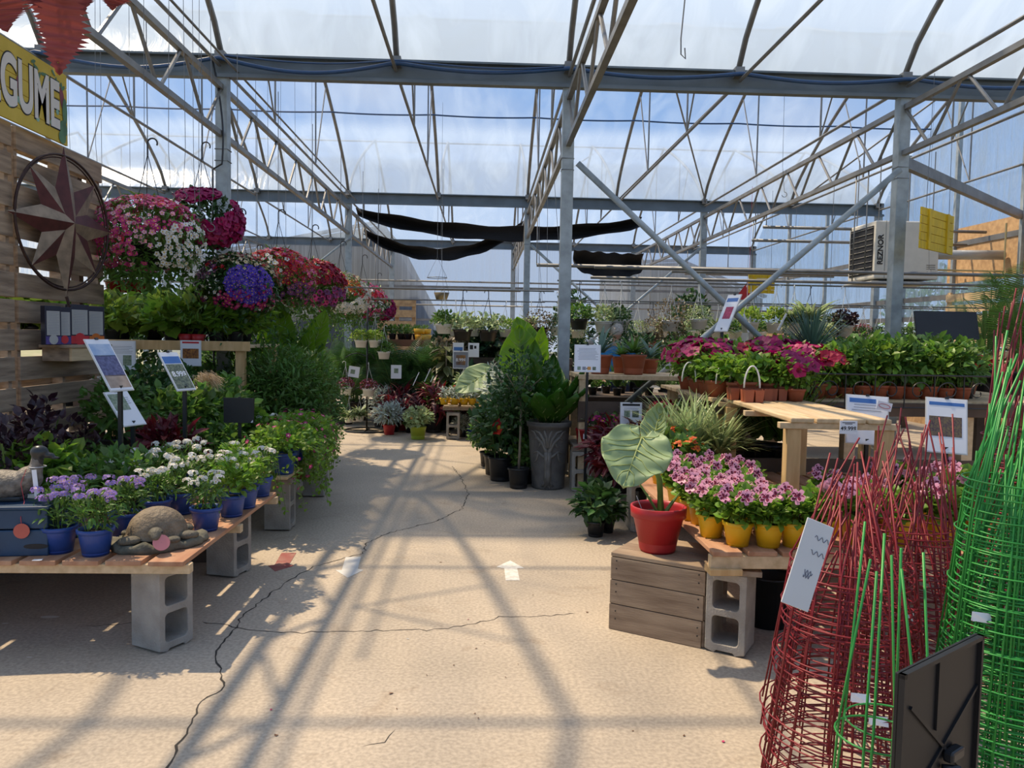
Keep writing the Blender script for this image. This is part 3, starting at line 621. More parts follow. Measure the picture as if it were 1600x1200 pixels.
KDEF['sh_dark']=shrub('potted_shrub',PB,LD,.55,.26,420); KDEF['sh_tall']=shrub('potted_shrub',PB,LD,1.05,.30,900,ls=.075); KDEF['sh_mid']=shrub('leafy_plant',PB,LG,.45,.25,420,ls=.075)
KDEF['sh_bright']=shrub('leafy_plant',PS,LB,.30,.19,240,TLR,.075); KDEF['sh_low']=shrub('leafy_plant',PS,LG,.22,.17,220,ls=.06)
KDEF['sh_fine']=shrub('feathery_shrub',(.17,.13,.3,TERR),LG,1.0,.42,2600,TLN,.075); 
KDEF['coleus']=shrub('coleus_plant',PS,LR,.25,.17,240,TLN,.12); KDEF['pur_basil']=shrub('purple_leaf_plant',PS,LP,.42,.13,150,TL,.06)
KDEF['squash']=shrub('squash_plant',PS,LB,.28,.24,170,TH,.12,st=10); KDEF['squash_y']=shrub('squash_plant',PS,LY,.28,.23,160,TH,.11,st=10)
KDEF['imp_mix']=shrub('bedding_plant',PS,LG,.2,.16,180,ls=.05,fl_=FCR,fn=22,fs=.026); KDEF['imp_red']=shrub('bedding_plant',PS,LG,.2,.16,180,ls=.05,fl_=FR,fn=22,fs=.024); KDEF['imp_white']=shrub('bedding_plant',PS,LG,.2,.16,180,ls=.05,fl_=FW,fn=26,fs=.022); KDEF['imp_pink']=shrub('bedding_plant',PS,LG,.2,.16,180,ls=.05,fl_=FP,fn=20,fs=.024)
KDEF['pet_crim']=shrub('petunia_plant',(.07,.05,.10,TERR),LB,.24,.20,300,ls=.045,fl_=FDP,fn=24,fs=.048,Tf=TPET); KDEF['pet_red']=shrub('petunia_plant',(.07,.05,.10,TERR),LB,.22,.19,280,ls=.045,fl_=FC,fn=20,fs=.048,Tf=TPET); KDEF['pet_leaf']=shrub('young_petunia',(.07,.05,.10,TERR),LB,.14,.14,130,TLR,.05)
KDEF['pet_low']=shrub('petunia_plant',(.07,.05,.10,BLK),LG,.2,.18,160,ls=.05,fl_=FM,fn=20,fs=.03,Tf=TPET)
KDEF['dusty']=shrub('dusty_miller',(.085,.065,.14,REDP),LS,.28,.2,360,TLN,.09); KDEF['guinea']=shrub('potted_impatiens',(.14,.11,.22,LIMP),LV,.30,.25,330,TL,.08,fl_=FO,fn=7,fs=.03); KDEF['dusty_b']=shrub('dusty_miller',PB,LS,.38,.26,420,TLN,.09)
KDEF['veg']=shrub('vegetable_plant',(.07,.05,.10,TERR),LB,.30,.17,190,TL,.065); KDEF['veg2']=shrub('pepper_plant',(.07,.05,.10,TERR),LG,.36,.17,210,TL,.07)
KDEF['croton']=shrub('dracaena_plant',PB,LR,.35,.2,120,TBW,.24); KDEF['smally']=shrub('small_succulent_pot',(.05,.038,.075,YELP),LS,.09,.06,70,TLN,.05)
KDEF['hoya']=shrub('mottled_plant',PS,leafm('mottled_grey_brown_leaf',(.20,.17,.12),.25,.55),.35,.24,230,TL,.085)
KDEF['jade']=shrub('jungle_plant',PB,LDD,.5,.3,260,TH,.12); KDEF['nerve']=shrub('striped_leaf_plant',(.09,.07,.15,BLK),LD,.33,.19,150,TL,.12); KDEF['far_small']=shrub('small_potted_plant',PS,LG,.16,.11,60,TL,.07)
KDEF['varlow']=shrub('variegated_plant',PS,LV,.25,.2,170,TL,.1)
def bladey(name,leaf,pot,n,L_,T=TB,emin=.5,emax=1.45):
    def f():
        rt,rb,h,pm=pot; fo=SB(); a=rng.random(n)*6.28; e=emin+(emax-emin)*rng.random(n); d=np.stack([np.cos(a)*np.cos(e),np.sin(a)*np.cos(e),np.sin(e)],1)
        fo.put(T,d*rt*.3+A(0,0,h),d,A(0,0,1)-d*.2,L_*(.6+.5*rng.random(n)))
        return name,[('pot',potmesh(rt,rb,h,pm)),('soil',soilmesh(rt*.9,h-.015)),('foliage',fo.mesh('foliage',leaf))]
    return f
KDEF['grass']=bladey('grassy_plant',LV,PS,150,.42,TB,.5,1.4); KDEF['grass_g']=bladey('ornamental_grass',LG,PS,160,.5,TBF,.9,1.5)
KDEF['yucca']=bladey('yucca_plant',LBL,(.12,.09,.18,TERR),130,.34,T_blade(.028,4,.05),.25,1.45); KDEF['agave']=bladey('agave_plant',LBL,(.12,.085,.19,TERR),18,.34,T_blade(.075,6,.7),.5,1.4); KDEF['brom']=bladey('bromeliad_plant',LG,(.12,.085,.19,TERR),60,.24,T_blade(.06,5,.6),.3,1.2)
KDEF['whitegrass']=bladey('spider_plant',LV,PB,90,.55,TBW,.4,1.3)
def frond(sb,base,ang,el,L_,n=26,w=.2,droop=.9,T=TLN):
    P=[]; 
    for i in range(n):
        t=i/(n-1); r_=L_*t*math.cos(el)*(1-.1*t); z=L_*t*math.sin(el)-droop*L_*t*t*.5; P.append(A(base[0]+r_*math.cos(ang),base[1]+r_*math.sin(ang),base[2]+z))
    P=np.array(P); sb.tube([tuple(p) for p in P],.004,1,4); T_=np.gradient(P,axis=0); T_=unit(T_)
    side=unit(np.cross(T_,A(0,0,1))); up=np.cross(side,T_)
    for s in (-1,1):
        t=np.linspace(0,1,n); m=t>.18; ln=L_*w*np.sin(np.clip(t[m]*1.05,0,1)*PI*.8+.5)+.05
        sb.put(T,P[m],side[m]*s+T_[m]*.7-A(0,0,.25),up[m],ln*1.1)
def palm(name,pot,leaf,n,L_,H,w=.26,T=T_leaf(.028,.3,.01)):
    def f():
        rt,rb,h,pm=pot; sb=SB(); tr=SB()
        for i in range(n):
            a=2*PI*i/n*1.618*1.0+random.random(); el=random.uniform(.95,1.5); frond(sb,(.05*math.cos(a),.05*math.sin(a),h+H*random.random()),a,el,L_*random.uniform(.75,1.1),w=w,droop=.62,T=T)
        for k in range(5): a=k*1.3; tr.tube([(.04*math.cos(a),.04*math.sin(a),h-.02),(.05*math.cos(a),.05*math.sin(a),h+H+.1)],.012,0,6)
        return name,[('pot',potmesh(rt,rb,h,pm)),('soil',soilmesh(rt*.9,h-.015)),('stem',tr.mesh('stem',STEM)),('fronds',sb.mesh('fronds',[leaf,STEM]))]
    return f
KDEF['palm']=palm('areca_palm',(.17,.13,.28,BLK),LD,22,1.15,.25); KDEF['palm_b']=palm('areca_palm',(.17,.13,.28,BLK),LG,16,.9,.3); KDEF['fanpalm']=palm('small_palm',(.14,.1,.2,BLK),LG,12,.6,.45)
# large ribbed heart leaves with their own ribs
def bigleaf(L_,W_,wave=.03,cup=.1,notch=.22,n=22,m=12,drop=.0):
    """local: petiole joint at origin, tip along +Y, upper face +Z"""
    mb=MB(); V=[];F=[]
    def w(t): return W_*.5*(math.sin(PI*min(1,(t+notch)/(1+notch))**.78))**.75
    for i in range(n+1):
        t=-notch+(1+notch)*i/n; ww=max(w(t),.0005)
        for j in range(-m,m+1):
            s=j/m; x=ww*s; y=L_*t
            if t<0: 
                gap=.035*W_*(1+ (-t)/notch*2.0); x=(gap*abs(-t)/notch+ (ww)*abs(s)+.0)*(1 if s>0 else -1) if s!=0 else 0
            z=cup*L_*(abs(s)**1.6)*.5-.0-drop*L_*max(0,t)**2+wave*math.sin(t*17+abs(s)*2.5)*abs(s)**1.5*L_*.6+.020*L_*math.cos(t*26-abs(s)*9)*(1-abs(s))
            V.append((x,y,z))
    c=2*m+1
    for i in range(n):
        for j in range(2*m):
            t=-notch+(1+notch)*(i+.5)/n
            if t<0 and j in (m-1,m): continue
            q=i*c+j; F.append((q,q+1,q+c+1,q+c))
    mb.add(V,F); rb=MB(); 
    def S(t,s): 
        i=int(round((t+notch)/(1+notch)*n)); i=max(0,min(n,i)); j=int(round(s*m))+m; return Vector(V[i*c+max(0,min(2*m,j))])+Vector((0,0,.002))
    rb.tube([S(t,0) for t in np.linspace(0,1,12)],[.006*(1-.8*t) for t in np.linspace(0,1,12)],5)
    for t0 in (.02,.14,.27,.4,.54,.68):
        for s in (-1,1): rb.tube([S(t0+.26*k,s*k*1.0) if k else S(t0,0) for k in (0,.25,.5,.75,.96)],[.0035,.003,.0022,.0016,.001],4)
    for s in (-1,1): rb.tube([S(0,0)]+[S(-notch*.75*k,s*(.25+.5*k)) for k in (.3,.6,1)],[.0035,.003,.002,.001],4)
    return mb,rb
LEAR=leafm('elephant_ear_leaf',(.13,.25,.04),.6,.05,.4,(.42,.62,.06)); LEARP=leafm('pale_elephant_ear_leaf',(.34,.46,.24),.35,.05,.5); RIB=M('leaf_rib',(.42,.50,.18),.5,0,0,transl=.3)
def add_bigleaf(parent,joint,M3,L_,W_,mat=LEAR,**k):
    a,b=bigleaf(L_,W_,**k); o=part('leaf',a,mat,parent,True); o.matrix_local=Matrix.Translation(joint)@M3.to_4x4()
    s=o.modifiers.new('thickness','SOLIDIFY'); s.thickness=.0015
    r=part('leaf_ribs',b,RIB,o,True); return o
def leafrot(tip,normal):
    y=Vector(tip).normalized(); z=Vector(normal); x=y.cross(z).normalized(); z=x.cross(y); return Matrix((x,y,z)).transposed()
# ================================================================ LEFT SIDE
def cinder(loc,rz,label,h=.39):
    w=.19; out=[(0,0.012),(.045,0.0),(.055,.012),(.135,.012),(.145,0),(.19,.012),(.19,h),(0,h)]
    out=[(x-.095,z) for x,z in out]
    mb=section(out,[rrect(-.063,.045,.063,.18,.02),rrect(-.063,.215,.063,.352,.02)],.19)
    mb.v=[(x,y-.095,z) for x,y,z in mb.v]
    o=solo('cinder_block',mb,CONC,label,'cinder block',bev=.004,loc=loc); o.rotation_euler=(0,0,rz); return o
def bench(name,label,x0,x1,y0,y1,zt,n,mat=WOODR,str_y=None,rz=0,org=None,across=False,thick=.022,sh=.07):
    """pallet style bench top: planks along Y on stringers along X, in local coordinates about org"""
    t=thing(name,label,'bench',(*(org or (0,0)),0),rz)
    w=(x1-x0)/n
    for i in range(n):
        a=x0+w*i+.006; mb=MB().box((a+w*.45,(y0+y1)/2+random.uniform(-.006,.006),zt-thick/2),(w*.84,y1-y0,thick),rz=random.uniform(-.003,.003)); part('plank',mb,mat,t,bev=.003)
    for y in (str_y or (y0+.05,(y0+y1)/2,y1-.05)): part('stringer',MB().box(((x0+x1)/2,y,zt-thick-sh/2),(x1-x0,.045,sh)),WOOD if mat is not WOODR else WOODB,t,bev=.003)
    return t
ZB=.455
bench('pallet_bench','reddish plank bench on cinder blocks at front left carrying blue pots',-3.0,-1.31,3.44,5.0,ZB,9,sh=.043)
cinder((-1.50,3.63,0),R(62),'cinder block on end under the front corner of the left bench')
cinder((-1.55,4.74,0),R(75),'cinder block on end under the far end of the left front bench')
cinder((-2.75,3.63,0),R(90),'cinder block on end in the dark under the left front bench'); cinder((-2.75,4.8,0),R(90),'cinder block on end deep under the left bench by the pallet wall')
bench('pallet_bench','second plank bench down the left side carrying trailing plants',-3.0,-1.38,5.55,7.3,ZB,9,WOODB,sh=.043)
cinder((-1.53,5.86,0),R(90),'cinder block on end behind the trailing vines of the second left bench'); cinder((-1.53,7.1,0),R(90),'cinder block on end at the far end of the second left bench')
cinder((-2.8,5.8,0),R(90),'cinder block on end at the wall side of the second left bench'); cinder((-2.8,7.1,0),R(90),'cinder block on end far back under the second left bench')
solo('light_block_board',MB().box((-2.28,4.97,.21),(1.35,.03,.42)),WOODD,'added dark board blocking light at the back of the front left bench underneath','board',bev=.003); solo('light_block_board',MB().box((-3.02,4.2,.21),(.03,1.5,.42)),WOODD,'added dark board blocking light at the wall side of the front left bench underneath','board',bev=.003)  # boards added to keep daylight out of the space under the bench
# pots on the front left bench (pixel of the pot foot)
def onb(px,py,z=ZB): p=on(px,py,z); return (p.x,p.y,z)
spots=[(93,862,'verb_l','lilac and white verbena in a blue pot beside the blue box'),(150,866,'verb_l','lilac verbena in the frontmost blue pot, left of the turtle'),(196,838,'verb_l','tall lilac verbena in a blue pot behind the turtle'),
(322,828,'verb_w','white verbena in a blue pot right of the turtle'),(362,806,'verb_g','mostly leafy white verbena in the second blue pot from the turtle'),(383,793,'verb_g','leafy verbena in the third blue pot from the turtle'),(406,775,'verb_w','white verbena in the last blue pot before the trailing vines'),
(110,838,'verb_l','lilac verbena in a half hidden blue pot behind the front two'),(245,815,'verb_w','white verbena in a blue pot hidden behind the turtle shell'),(285,802,'verb_w2','tall white verbena behind the turtle and its right neighbour'),(225,792,'verb_w2','tall white verbena at the centre of the bench near the black sign post'),(335,782,'verb_w','white verbena in the second row above the edge pots'),(300,768,'verb_w2','tall white verbena below the burgundy coleus'),(195,800,'verb_w','white verbena left of the sign post in the second row'),(258,775,'verb_w2','tall white verbena just left of the burgundy coleus'),(370,770,'verb_g','leafy verbena in the inner row near the bench end')]
for px,py,k,lab in spots: place(k,onb(px,py),lab,'flower pot','blue pots of verbena on the left bench')
# turtle ornament -----------------------------------------------------
STONE=M('turtle_base_stone',(.085,.085,.065),.9,0,.4,14,bump=.8,bscale=40,col2=(.17,.155,.11)); SHELL=M('turtle_shell',(.16,.12,.075),.7,0,.3,20,bump=.9,bscale=55,col2=(.26,.20,.13)); SKINT=M('turtle_skin',(.08,.075,.055),.7,0,.3,18,bump=.5,col2=(.15,.13,.09))
c=onb(246,852); t=thing('turtle_ornament','stone garden turtle on a rocky base with a round pink price tag','garden ornament',(c[0],c[1]-.0,ZB),R(24))
mb=MB(); V=[];F=[]
n=60; rings=[(0,.06),(.5,.058),(.82,.055),(.93,.062),(1.0,.045),(1.02,.02),(.98,0),(0,0)]
for r_,z in rings:
    for j in range(n):
        a=2*PI*j/n; q=1+.05*math.sin(3*a+1)+.03*math.sin(7*a)+.02*math.sin(13*a+z*90); zz=z+(.012*math.sin(9*a)+.008*math.sin(17*a+2) if .6<r_ and z>.03 else 0); V.append((.215*r_*q*math.cos(a),.155*r_*q*math.sin(a),max(0,zz*.7)))
for i in range(len(rings)-1):
    for j in range(n): F.append((i*n+j,(i+1)*n+j,(i+1)*n+(j+1)%n,i*n+(j+1)%n))
part('base',MB().add(V,F),STONE,t,True)
mb=MB(); V=[];F=[]; n=48
for i in range(15):
    q=i/14; r_=math.sin(q*PI/2); z=math.cos(q*PI/2)
    for j in range(n): a=2*PI*j/n; V.append((.135*r_*math.cos(a)*(1+.015*math.cos(8*a)*q),.105*r_*math.sin(a)*(1+.015*math.cos(8*a)*q),.055+.135*z**.95+.0025*math.sin(8*a+i)*q))
for j in range(n): a=2*PI*j/n; V.append((.152*math.cos(a)*(1+.02*math.cos(16*a)),.120*math.sin(a)*(1+.02*math.cos(16*a)),.052+.004*math.sin(8*a)))
for j in range(n): a=2*PI*j/n; V.append((.12*math.cos(a),.09*math.sin(a),.045))
for i in range(16):
    for j in range(n): F.append((i*n+j,(i+1)*n+j,(i+1)*n+(j+1)%n,i*n+(j+1)%n))
part('shell',MB().add(V,F),SHELL,t,True)
blob('body',[((.0,0,.055),(.12,.09,.025)),((-.01,-.155,.095),(.034,.042,.030)),((-.012,-.18,.085),(.022,.026,.02)),((-.12,-.085,.055),(.055,.035,.022)),((.135,-.07,.055),(.05,.033,.022)),((-.12,.08,.055),(.04,.03,.02)),((.13,.08,.055),(.04,.03,.02)),((.065,-.12,.05),(.035,.03,.018))],SKINT,t,.006,caps=[([(0,-.08,.06),(-.005,-.12,.08),(-.01,-.155,.092)],[.03,.028,.026])])
part('eye',MB().sph((.014,-.176,.104),.0055,8,6),INK,t,True)
PINKT=M('pink_tag_card',(.62,.22,.22),.6,0,.1)
tg=part('price_tag',MB().lathe([(.001,-.001),(.037,-.001),(.037,.001),(.001,.001)],28),PINKT,t); tg.location=(.012,-.20,.062); tg.rotation_euler=(R(62),0,R(8))
part('string',MB().tube([(-.035,-.13,.10),(-.03,-.165,.075),(.0,-.195,.085)],.0012,4),REDT,t)
# blue box and duck decoy ---------------------------------------------
BLUW=M('blue_painted_box',(.012,.045,.10),.5,0,.2,6,bump=.1)
b=onb(0,868); bx=thing('blue_box','dark blue painted box with a dark handle slot under the duck','box',(b[0]+.02,b[1]+.12,ZB),R(6))
part('lower_panel',MB().box((-.03,0,.06),(.42,.28,.12)),BLUW,bx,bev=.006); part('upper_panel',MB().box((-.03,0,.17),(.42,.28,.09)),BLUW,bx,bev=.006); part('lid',MB().box((-.03,0,.222),(.44,.30,.014)),BLUW,bx,bev=.004)
part('handle_slot',MB().add([(x*.052+.13,-.1412,z*.012+.045) for x,z in rrect(-1,-1,1,1,.9)],[tuple(range(20))]),INK,bx)
DUCK=M('duck_bronze_feathers',(.10,.085,.065),.55,.1,.5,25,bump=.8,bscale=60,col2=(.26,.23,.19)); DUCKH=M('duck_dark_head',(.03,.033,.033),.3,.2,.2)
dk=thing('duck_decoy','dark carved duck ornament with a paper price strip, standing on the blue box','garden ornament',(b[0]+.0,b[1]+.12,ZB+.229),R(8))
blob('body',[((-.06,0,.075),(.15,.08,.07)),((.06,0,.10),(.06,.06,.06)),((-.18,0,.10),(.07,.05,.03))],DUCK,dk,.006,caps=[([(.07,0,.10),(.095,0,.16),(.10,0,.20)],[.045,.030,.026])])
blob('head',[((.108,0,.225),(.040,.032,.034)),((.145,0,.210),(.030,.018,.014)),((.175,0,.198),(.022,.013,.007))],DUCKH,dk,.004,caps=[([(.098,0,.17),(.10,0,.20)],[.027,.026])])
part('foot_block',MB().box((-.06,0,.012),(.20,.09,.024)),DUCKH,dk,bev=.008)
st_=part('price_strip',MB().box((0,0,0),(.020,.0015,.125)),PAPER,dk); st_.location=(.115,-.065,.09); st_.rotation_euler=(0,R(-5),0)
part('neck_string',MB().tube([(.10+.036*math.cos(a),.036*math.sin(a),.158) for a in np.linspace(0,6.28,16)],.0012,4,closed=True),PAPER,dk)
part('red_string',MB().tube([(.07,-.045,.155),(.055,-.07,.09),(.075,-.085,.01),(.085,-.15,-.05),(.088,-.152,-.08)],.0014,4),REDT,dk)
rt=part('round_tag',MB().lathe([(.001,-.001),(.034,-.001),(.034,.001),(.001,.001)],24),M('red_tag_card',(.45,.10,.07),.6,0,.1),dk); rt.location=(.090,-.156,-.11); rt.rotation_euler=(R(88),0,0)
solo('plant_label',MB().box((0,0,.0),(.035,.02,.002)).box((.012,0,.001),(.02,.022,.002),rz=.3),PAPER,'small white plastic plant label lying on the left bench edge','plant label',loc=(onb(58,876)[0],onb(58,876)[1],ZB+.003))
# pallet wall ----------------------------------------------------------
WX=-3.30
for lv,(z0,nm) in enumerate(((.50,'lower'),(1.71,'upper'))):
    for s,(y0,sd) in enumerate(((4.30,'nearer the camera'),(5.57,'with the free right edge'))):
        t=thing('wooden_pallet','weathered wooden pallet on edge in the display wall, %s tier, %s'%(nm,sd),'pallet',(WX,y0,z0))
        zz=.0; hs=[.17,.15,.16,.17,.15,.16]; gap=(1.19-sum(hs))/5
        for i,h in enumerate(hs):
            part('slat',MB().box((.012,.61,zz+h/2),(.02,1.22+random.uniform(-.015,.015),h),rx=random.uniform(-.006,.006)),WOODP,t,bev=.003); 
            zz+=h+gap
        for yy in (.03,.61,1.19): part('stringer',MB().box((-.045,yy,.595),(.09,.04,1.19)),WOODP,t,bev=.003)
        for i in range(3): part('back_slat',MB().box((-.10,.61,.1+.5*i),(.018,1.22,.10)),WOODP,t)
for y in (4.2,6.75): solo('wall_prop',MB().bar((WX-.18,y,0),(WX-.18,y,2.9),.07,.07),WOODD,'square wooden post propping the pallet wall from behind, %s end'%('near' if y<5 else 'far'),'post')
solo('prop_base',MB().box((WX+.02,5.5,.24),(.35,2.7,.47)),WOODD,'dark timber footing under the pallet wall','footing')
def wallp(px,py,off=.0):   # pixel onto the wall plane
    d=_ray(px,py); k=(WX+.025+off)/d.x; return Vector((0,0,CAMH))+d*k
# star ornament
STA=M('star_tan_metal',(.26,.20,.14),.55,.2,.3,12); STB=M('star_maroon_metal',(.085,.022,.022),.55,.2,.3,12); RING=M('star_rusty_ring',(.045,.022,.018),.5,.4,.3,20)
c=wallp(105,350,.03); t=thing('barn_star','eight pointed tan and maroon metal barn star in a ring on the pallet wall','wall ornament',(c.x+.085,c.y-.19,c.z-.02),R(-9))
def star(mb,n,r1,r2,a0,dep,mi=0):
    for k in range(n):
        a=a0+2*PI*k/n
        for s,m_ in ((1,0),(-1,1)):
            b=a+s*PI/n; tip=(0,r1*math.sin(a),r1*math.cos(a)); inn=(0,r2*math.sin(b),r2*math.cos(b)); mb.add([(dep,0,0),tip,inn],[(0,1,2)],m_)
m1=MB(); star(m1,4,.57,.19,0,.08); o1=part('long_points',m1,[STA,STB],t)
m2=MB(); star(m2,4,.50,.205,PI/4,.055); part('short_points',m2,[STA,STB],t)
part('ring',MB().tube([(0,.50*math.sin(a),.50*math.cos(a)) for a in np.linspace(0,2*PI,56)[:-1]],.010,6,closed=True).tube([(-.01,.48*math.sin(a),.48*math.cos(a)) for a in np.linspace(0,2*PI,56)[:-1]],.006,6,closed=True),RING,t,True)
part('tail_loop',MB().tube([(.0,.0,-.55),(.01,.015,-.62),(.0,-.01,-.66),(.0,.02,-.70)],.012,6),RING,t)
# legume sign
p1=wallp(103,118,.04); p0=wallp(100,232,.04); Ls=1.5
SIGNY=M('sign_yellow_paint',(.52,.38,.03),.6,0,.25,5,bump=.1,col2=(.62,.47,.06)); SG=M('sign_green_paint',(.09,.20,.10),.6,0,.3,9); SGW=M('sign_white_paint',(.68,.66,.62),.6,0,.05); SGP=M('sign_plum_paint',(.22,.05,.07),.6,0,.3,9); SGB=M('sign_teal_paint',(.22,.42,.33),.6,0,.3,9)
t=thing('legume_sign','yellow painted board sign with white bubble letters above the pallet wall','sign',(WX+.06,p1.y,2.90),0)
SH=p1.z-2.90
for i in range(5): part('board',MB().box((0,-Ls/2,SH*(i+.5)/5),(.018,Ls+random.uniform(-.01,.01),SH/5-.004)),SIGNY,t,bev=.002)
rotw=Matrix(((0,0,1),(1,0,0),(0,1,0)))  # text x->+Y, y->+Z, normal +X
for k,(dx,bo,mt,nm,sc) in enumerate(((.0110,.021,INK,'letter_outline',1),(.0135,.012,SGW,'lettering',1))):
    text('LÉGUME',.47,mt,t,(dx,-.60,SH*.47),rotw,nm,.0012,bo*1.1,sx=.56)
def dab(pl,mat,nm,par,dx=.0118):
    mb=MB()
    for y,z,ry,rz_,a in pl:
        n=14; V=[(dx+.0006*len(mb.f)/3, y+ry*math.cos(2*PI*j/n)*math.cos(a)-rz_*math.sin(2*PI*j/n)*math.sin(a), z+ry*math.cos(2*PI*j/n)*math.sin(a)+rz_*math.sin(2*PI*j/n)*math.cos(a)) for j in range(n)]; mb.add(V,[tuple(range(n))])
    part(nm,mb,mat,par)
random.seed(3)
dab([(-.05-random.random()*.45,SH-.04-random.random()*.09,.03,.012,random.random()*3) for _ in range(14)]+[(-.04,.25,.035,.10,0),(-.06,.12,.05,.06,0.5),(-.08,.05,.05,.05,0)],SG,'painted_leaves',t,.0112)
dab([(-.07,SH*.62,.03,.09,.2),(-.62,.28,.03,.05,0)],SGP,'painted_beet',t,.0118)
dab([(-.22,.12,.022,.022,0),(-.40,.10,.022,.022,0),(-.14,.22,.02,.02,0),(-.7,.12,.05,.02,.6),(-.62,.16,.05,.02,-.5)],SGB,'painted_peas',t,.0122)
# shelf with boxes on the wall
p=wallp(95,540,0.0); t=thing('wall_shelf','small pallet wood shelf fixed to the display wall under the star','shelf',(WX+.03,p.y,p.z),0)
part('shelf_board',MB().box((.12,.0,0),(.24,.62,.022)),WOODP,t,bev=.003); part('front_board',MB().box((.215,.0,-.06),(.022,.56,.10)),WOODB,t,bev=.003); part('bracket',MB().box((.1,-.25,-.06),(.2,.03,.10)).box((.1,.25,-.06),(.2,.03,.10)),WOODP,t)
sh=p.z+.011
DKB=M('box_dark_print',(.02,.022,.045),.4,0,.1); LAB=M('box_label_grey',(.42,.42,.40),.6,0,.05); VIO=M('box_violet_print',(.07,.05,.22),.5,0,.3); ORP=M('box_orange_print',(.62,.16,.02),.5,0,.1)
def carton(px0,px1,ptop,label,body,lower,lowmat,loff=.0,dep=.07):
    a=wallp(px0,532,.13); b_=wallp(px1,532,.13); w=(b_.y-a.y)*.86; h=(wallp((px0+px1)/2,ptop,.13).z-sh)
    t=thing('product_box',label,'box',(WX+.16,(a.y+b_.y)/2,sh),R(-24)); dep=.045; part('carton',MB().box((0,0,h/2),(dep,w,h)),body,t,bev=.002)
    part('printed_label',MB().box((dep/2+.001,0,h*.56),(.002,w*.8,h*.62)),LAB,t); mb=MB()
    for k in range(14): mb.box((dep/2+.0025,random.uniform(-.004,.004),h*(.29+.54*k/13)),(.0006,w*random.uniform(.5,.68),h*.008))
    part('print_lines',mb,GREYT,t); part('colour_band',MB().box((dep/2+.001,0,h*.12),(.002,w*.92,h*.2)),lowmat,t)
    part('badge',MB().add([(dep/2+.003,w*.28*math.cos(q),h*.14+w*.28*math.sin(q)) for q in np.linspace(0,6.28,13)[:-1]],[tuple(range(12))]),lower,t)
carton(70,88,478,'dark carton with pale label and violet base, leftmost on the wall shelf',DKB,LAB,VIO)
carton(89,104,480,'narrow dark carton with red and violet base, second on the wall shelf',DKB,REDT,VIO)
carton(110,131,476,'carton with grey text panel over a red band on the wall shelf',DKB,REDT,REDT)
carton(136,155,479,'carton with grey text panel over an orange band at the shelf end',DKB,ORP,ORP)
# ---- generic price or information sign ------------------------------------------------
def sign(name,label,c,az,lean,w,h,art,postz=None,pmat=BLK,head=None,postoff=.0,clip=True,lines=0,roll=0,txt=None,cat='sign'):
    """c centre of sheet, az heading of its face in degrees (0=+X, -90 = towards camera), lean back degrees"""
    t=thing(name,label,cat,(c[0],c[1],postz if postz is not None else c[2]-h/2),0); cz=c[2]-t.location.z
    a=R(az); nh=Vector((math.cos(a),math.sin(a),0)); u=Vector((0,0,1)).cross(nh); v=(Vector((0,0,1))*math.cos(R(lean))-nh*math.sin(R(lean))); 
    if roll: q=Matrix.Rotation(R(roll),3,nh); u=q@u; v=q@v
    n=u.cross(v); M3=Matrix((u,v,n)).transposed(); c0=Vector((0,0,cz))
    def P(x,y,z): return c0+M3@Vector((x,y,z))
    part('backing',MB().box(P(0,0,-.004),(w,h,.006),M3=M3),pmat if pmat else BLK,t); part('sheet',MB().box(P(0,0,.0005),(w*.94,h*.96,.002),M3=M3),PAPER,t)
    for (x0,y0,x1,y1,mt,nm) in art: part(nm,MB().box(P((x0+x1)/2*w-w/2,(y0+y1)/2*h-h/2,.002),((x1-x0)*w,(y1-y0)*h,.0012),M3=M3),mt,t)
    if lines:
        mb=MB()
        for k in range(lines): mb.box(P(random.uniform(-.04,.04)*w,h*(.30-.055*k) if lines<8 else h*(.36-.05*k),.002),(w*random.uniform(.55,.78),h*.012,.001),M3=M3)
        part('print_lines',mb,GREYT,t)
    if txt:
        for s_,x_,y_,sz,mt in txt: text(s_,sz,mt,t,P((x_-.5)*w,(y_-.5)*h,.003),M3,'lettering',.0006,sz*.02)
    if clip: part('clip',MB().box(P(0,h/2,.002),(.02,.012,.012),M3=M3),BLK,t)
    if postz is not None:
        pt=c0-M3@Vector((0,h*.5-.02,.012)); pt2=c0-M3@Vector((0,-.0,.02)); part('post',MB().bar((pt.x,pt.y,0),pt+Vector((0,0,.02)),.022,.022),BLK,t); part('foot',MB().lathe([(.001,.0),(.05,.0),(.05,.008),(.012,.014),(.001,.014)],16,c=(pt.x,pt.y,0)),BLK,t)
        part('arm',MB().bar((pt.x,pt.y,pt.z-.0),pt2,.018,.01),BLK,t)
    return t
NAVY=M('photo_navy_flowers',(.03,.035,.12),.4,0,.5,60,col2=(.12,.13,.28)); SKYP=M('photo_sky_blue',(.16,.30,.55),.4,0,.3,12,col2=(.45,.55,.68)); SAND=M('photo_sand',(.36,.28,.22),.5,0,.2,20); DKPH=M('photo_dark_green',(.03,.05,.04),.4,0,.6,60,col2=(.22,.26,.16)); BLO=M('photo_orange_fruit',(.45,.18,.03),.4,0,.5,50,col2=(.08,.02,.02)); GRP=M('photo_green_leaves',(.10,.17,.09),.4,0,.5,50,col2=(.30,.36,.27)); MAGP=M('photo_magenta_flowers',(.50,.04,.14),.4,0,.4,70,col2=(.25,.02,.06)); PURP=M('photo_tan_foliage',(.20,.15,.06),.4,0,.6,90,col2=(.06,.03,.05)); ORPH=M('photo_orange_pot',(.60,.28,.06),.5,0,.2,20)
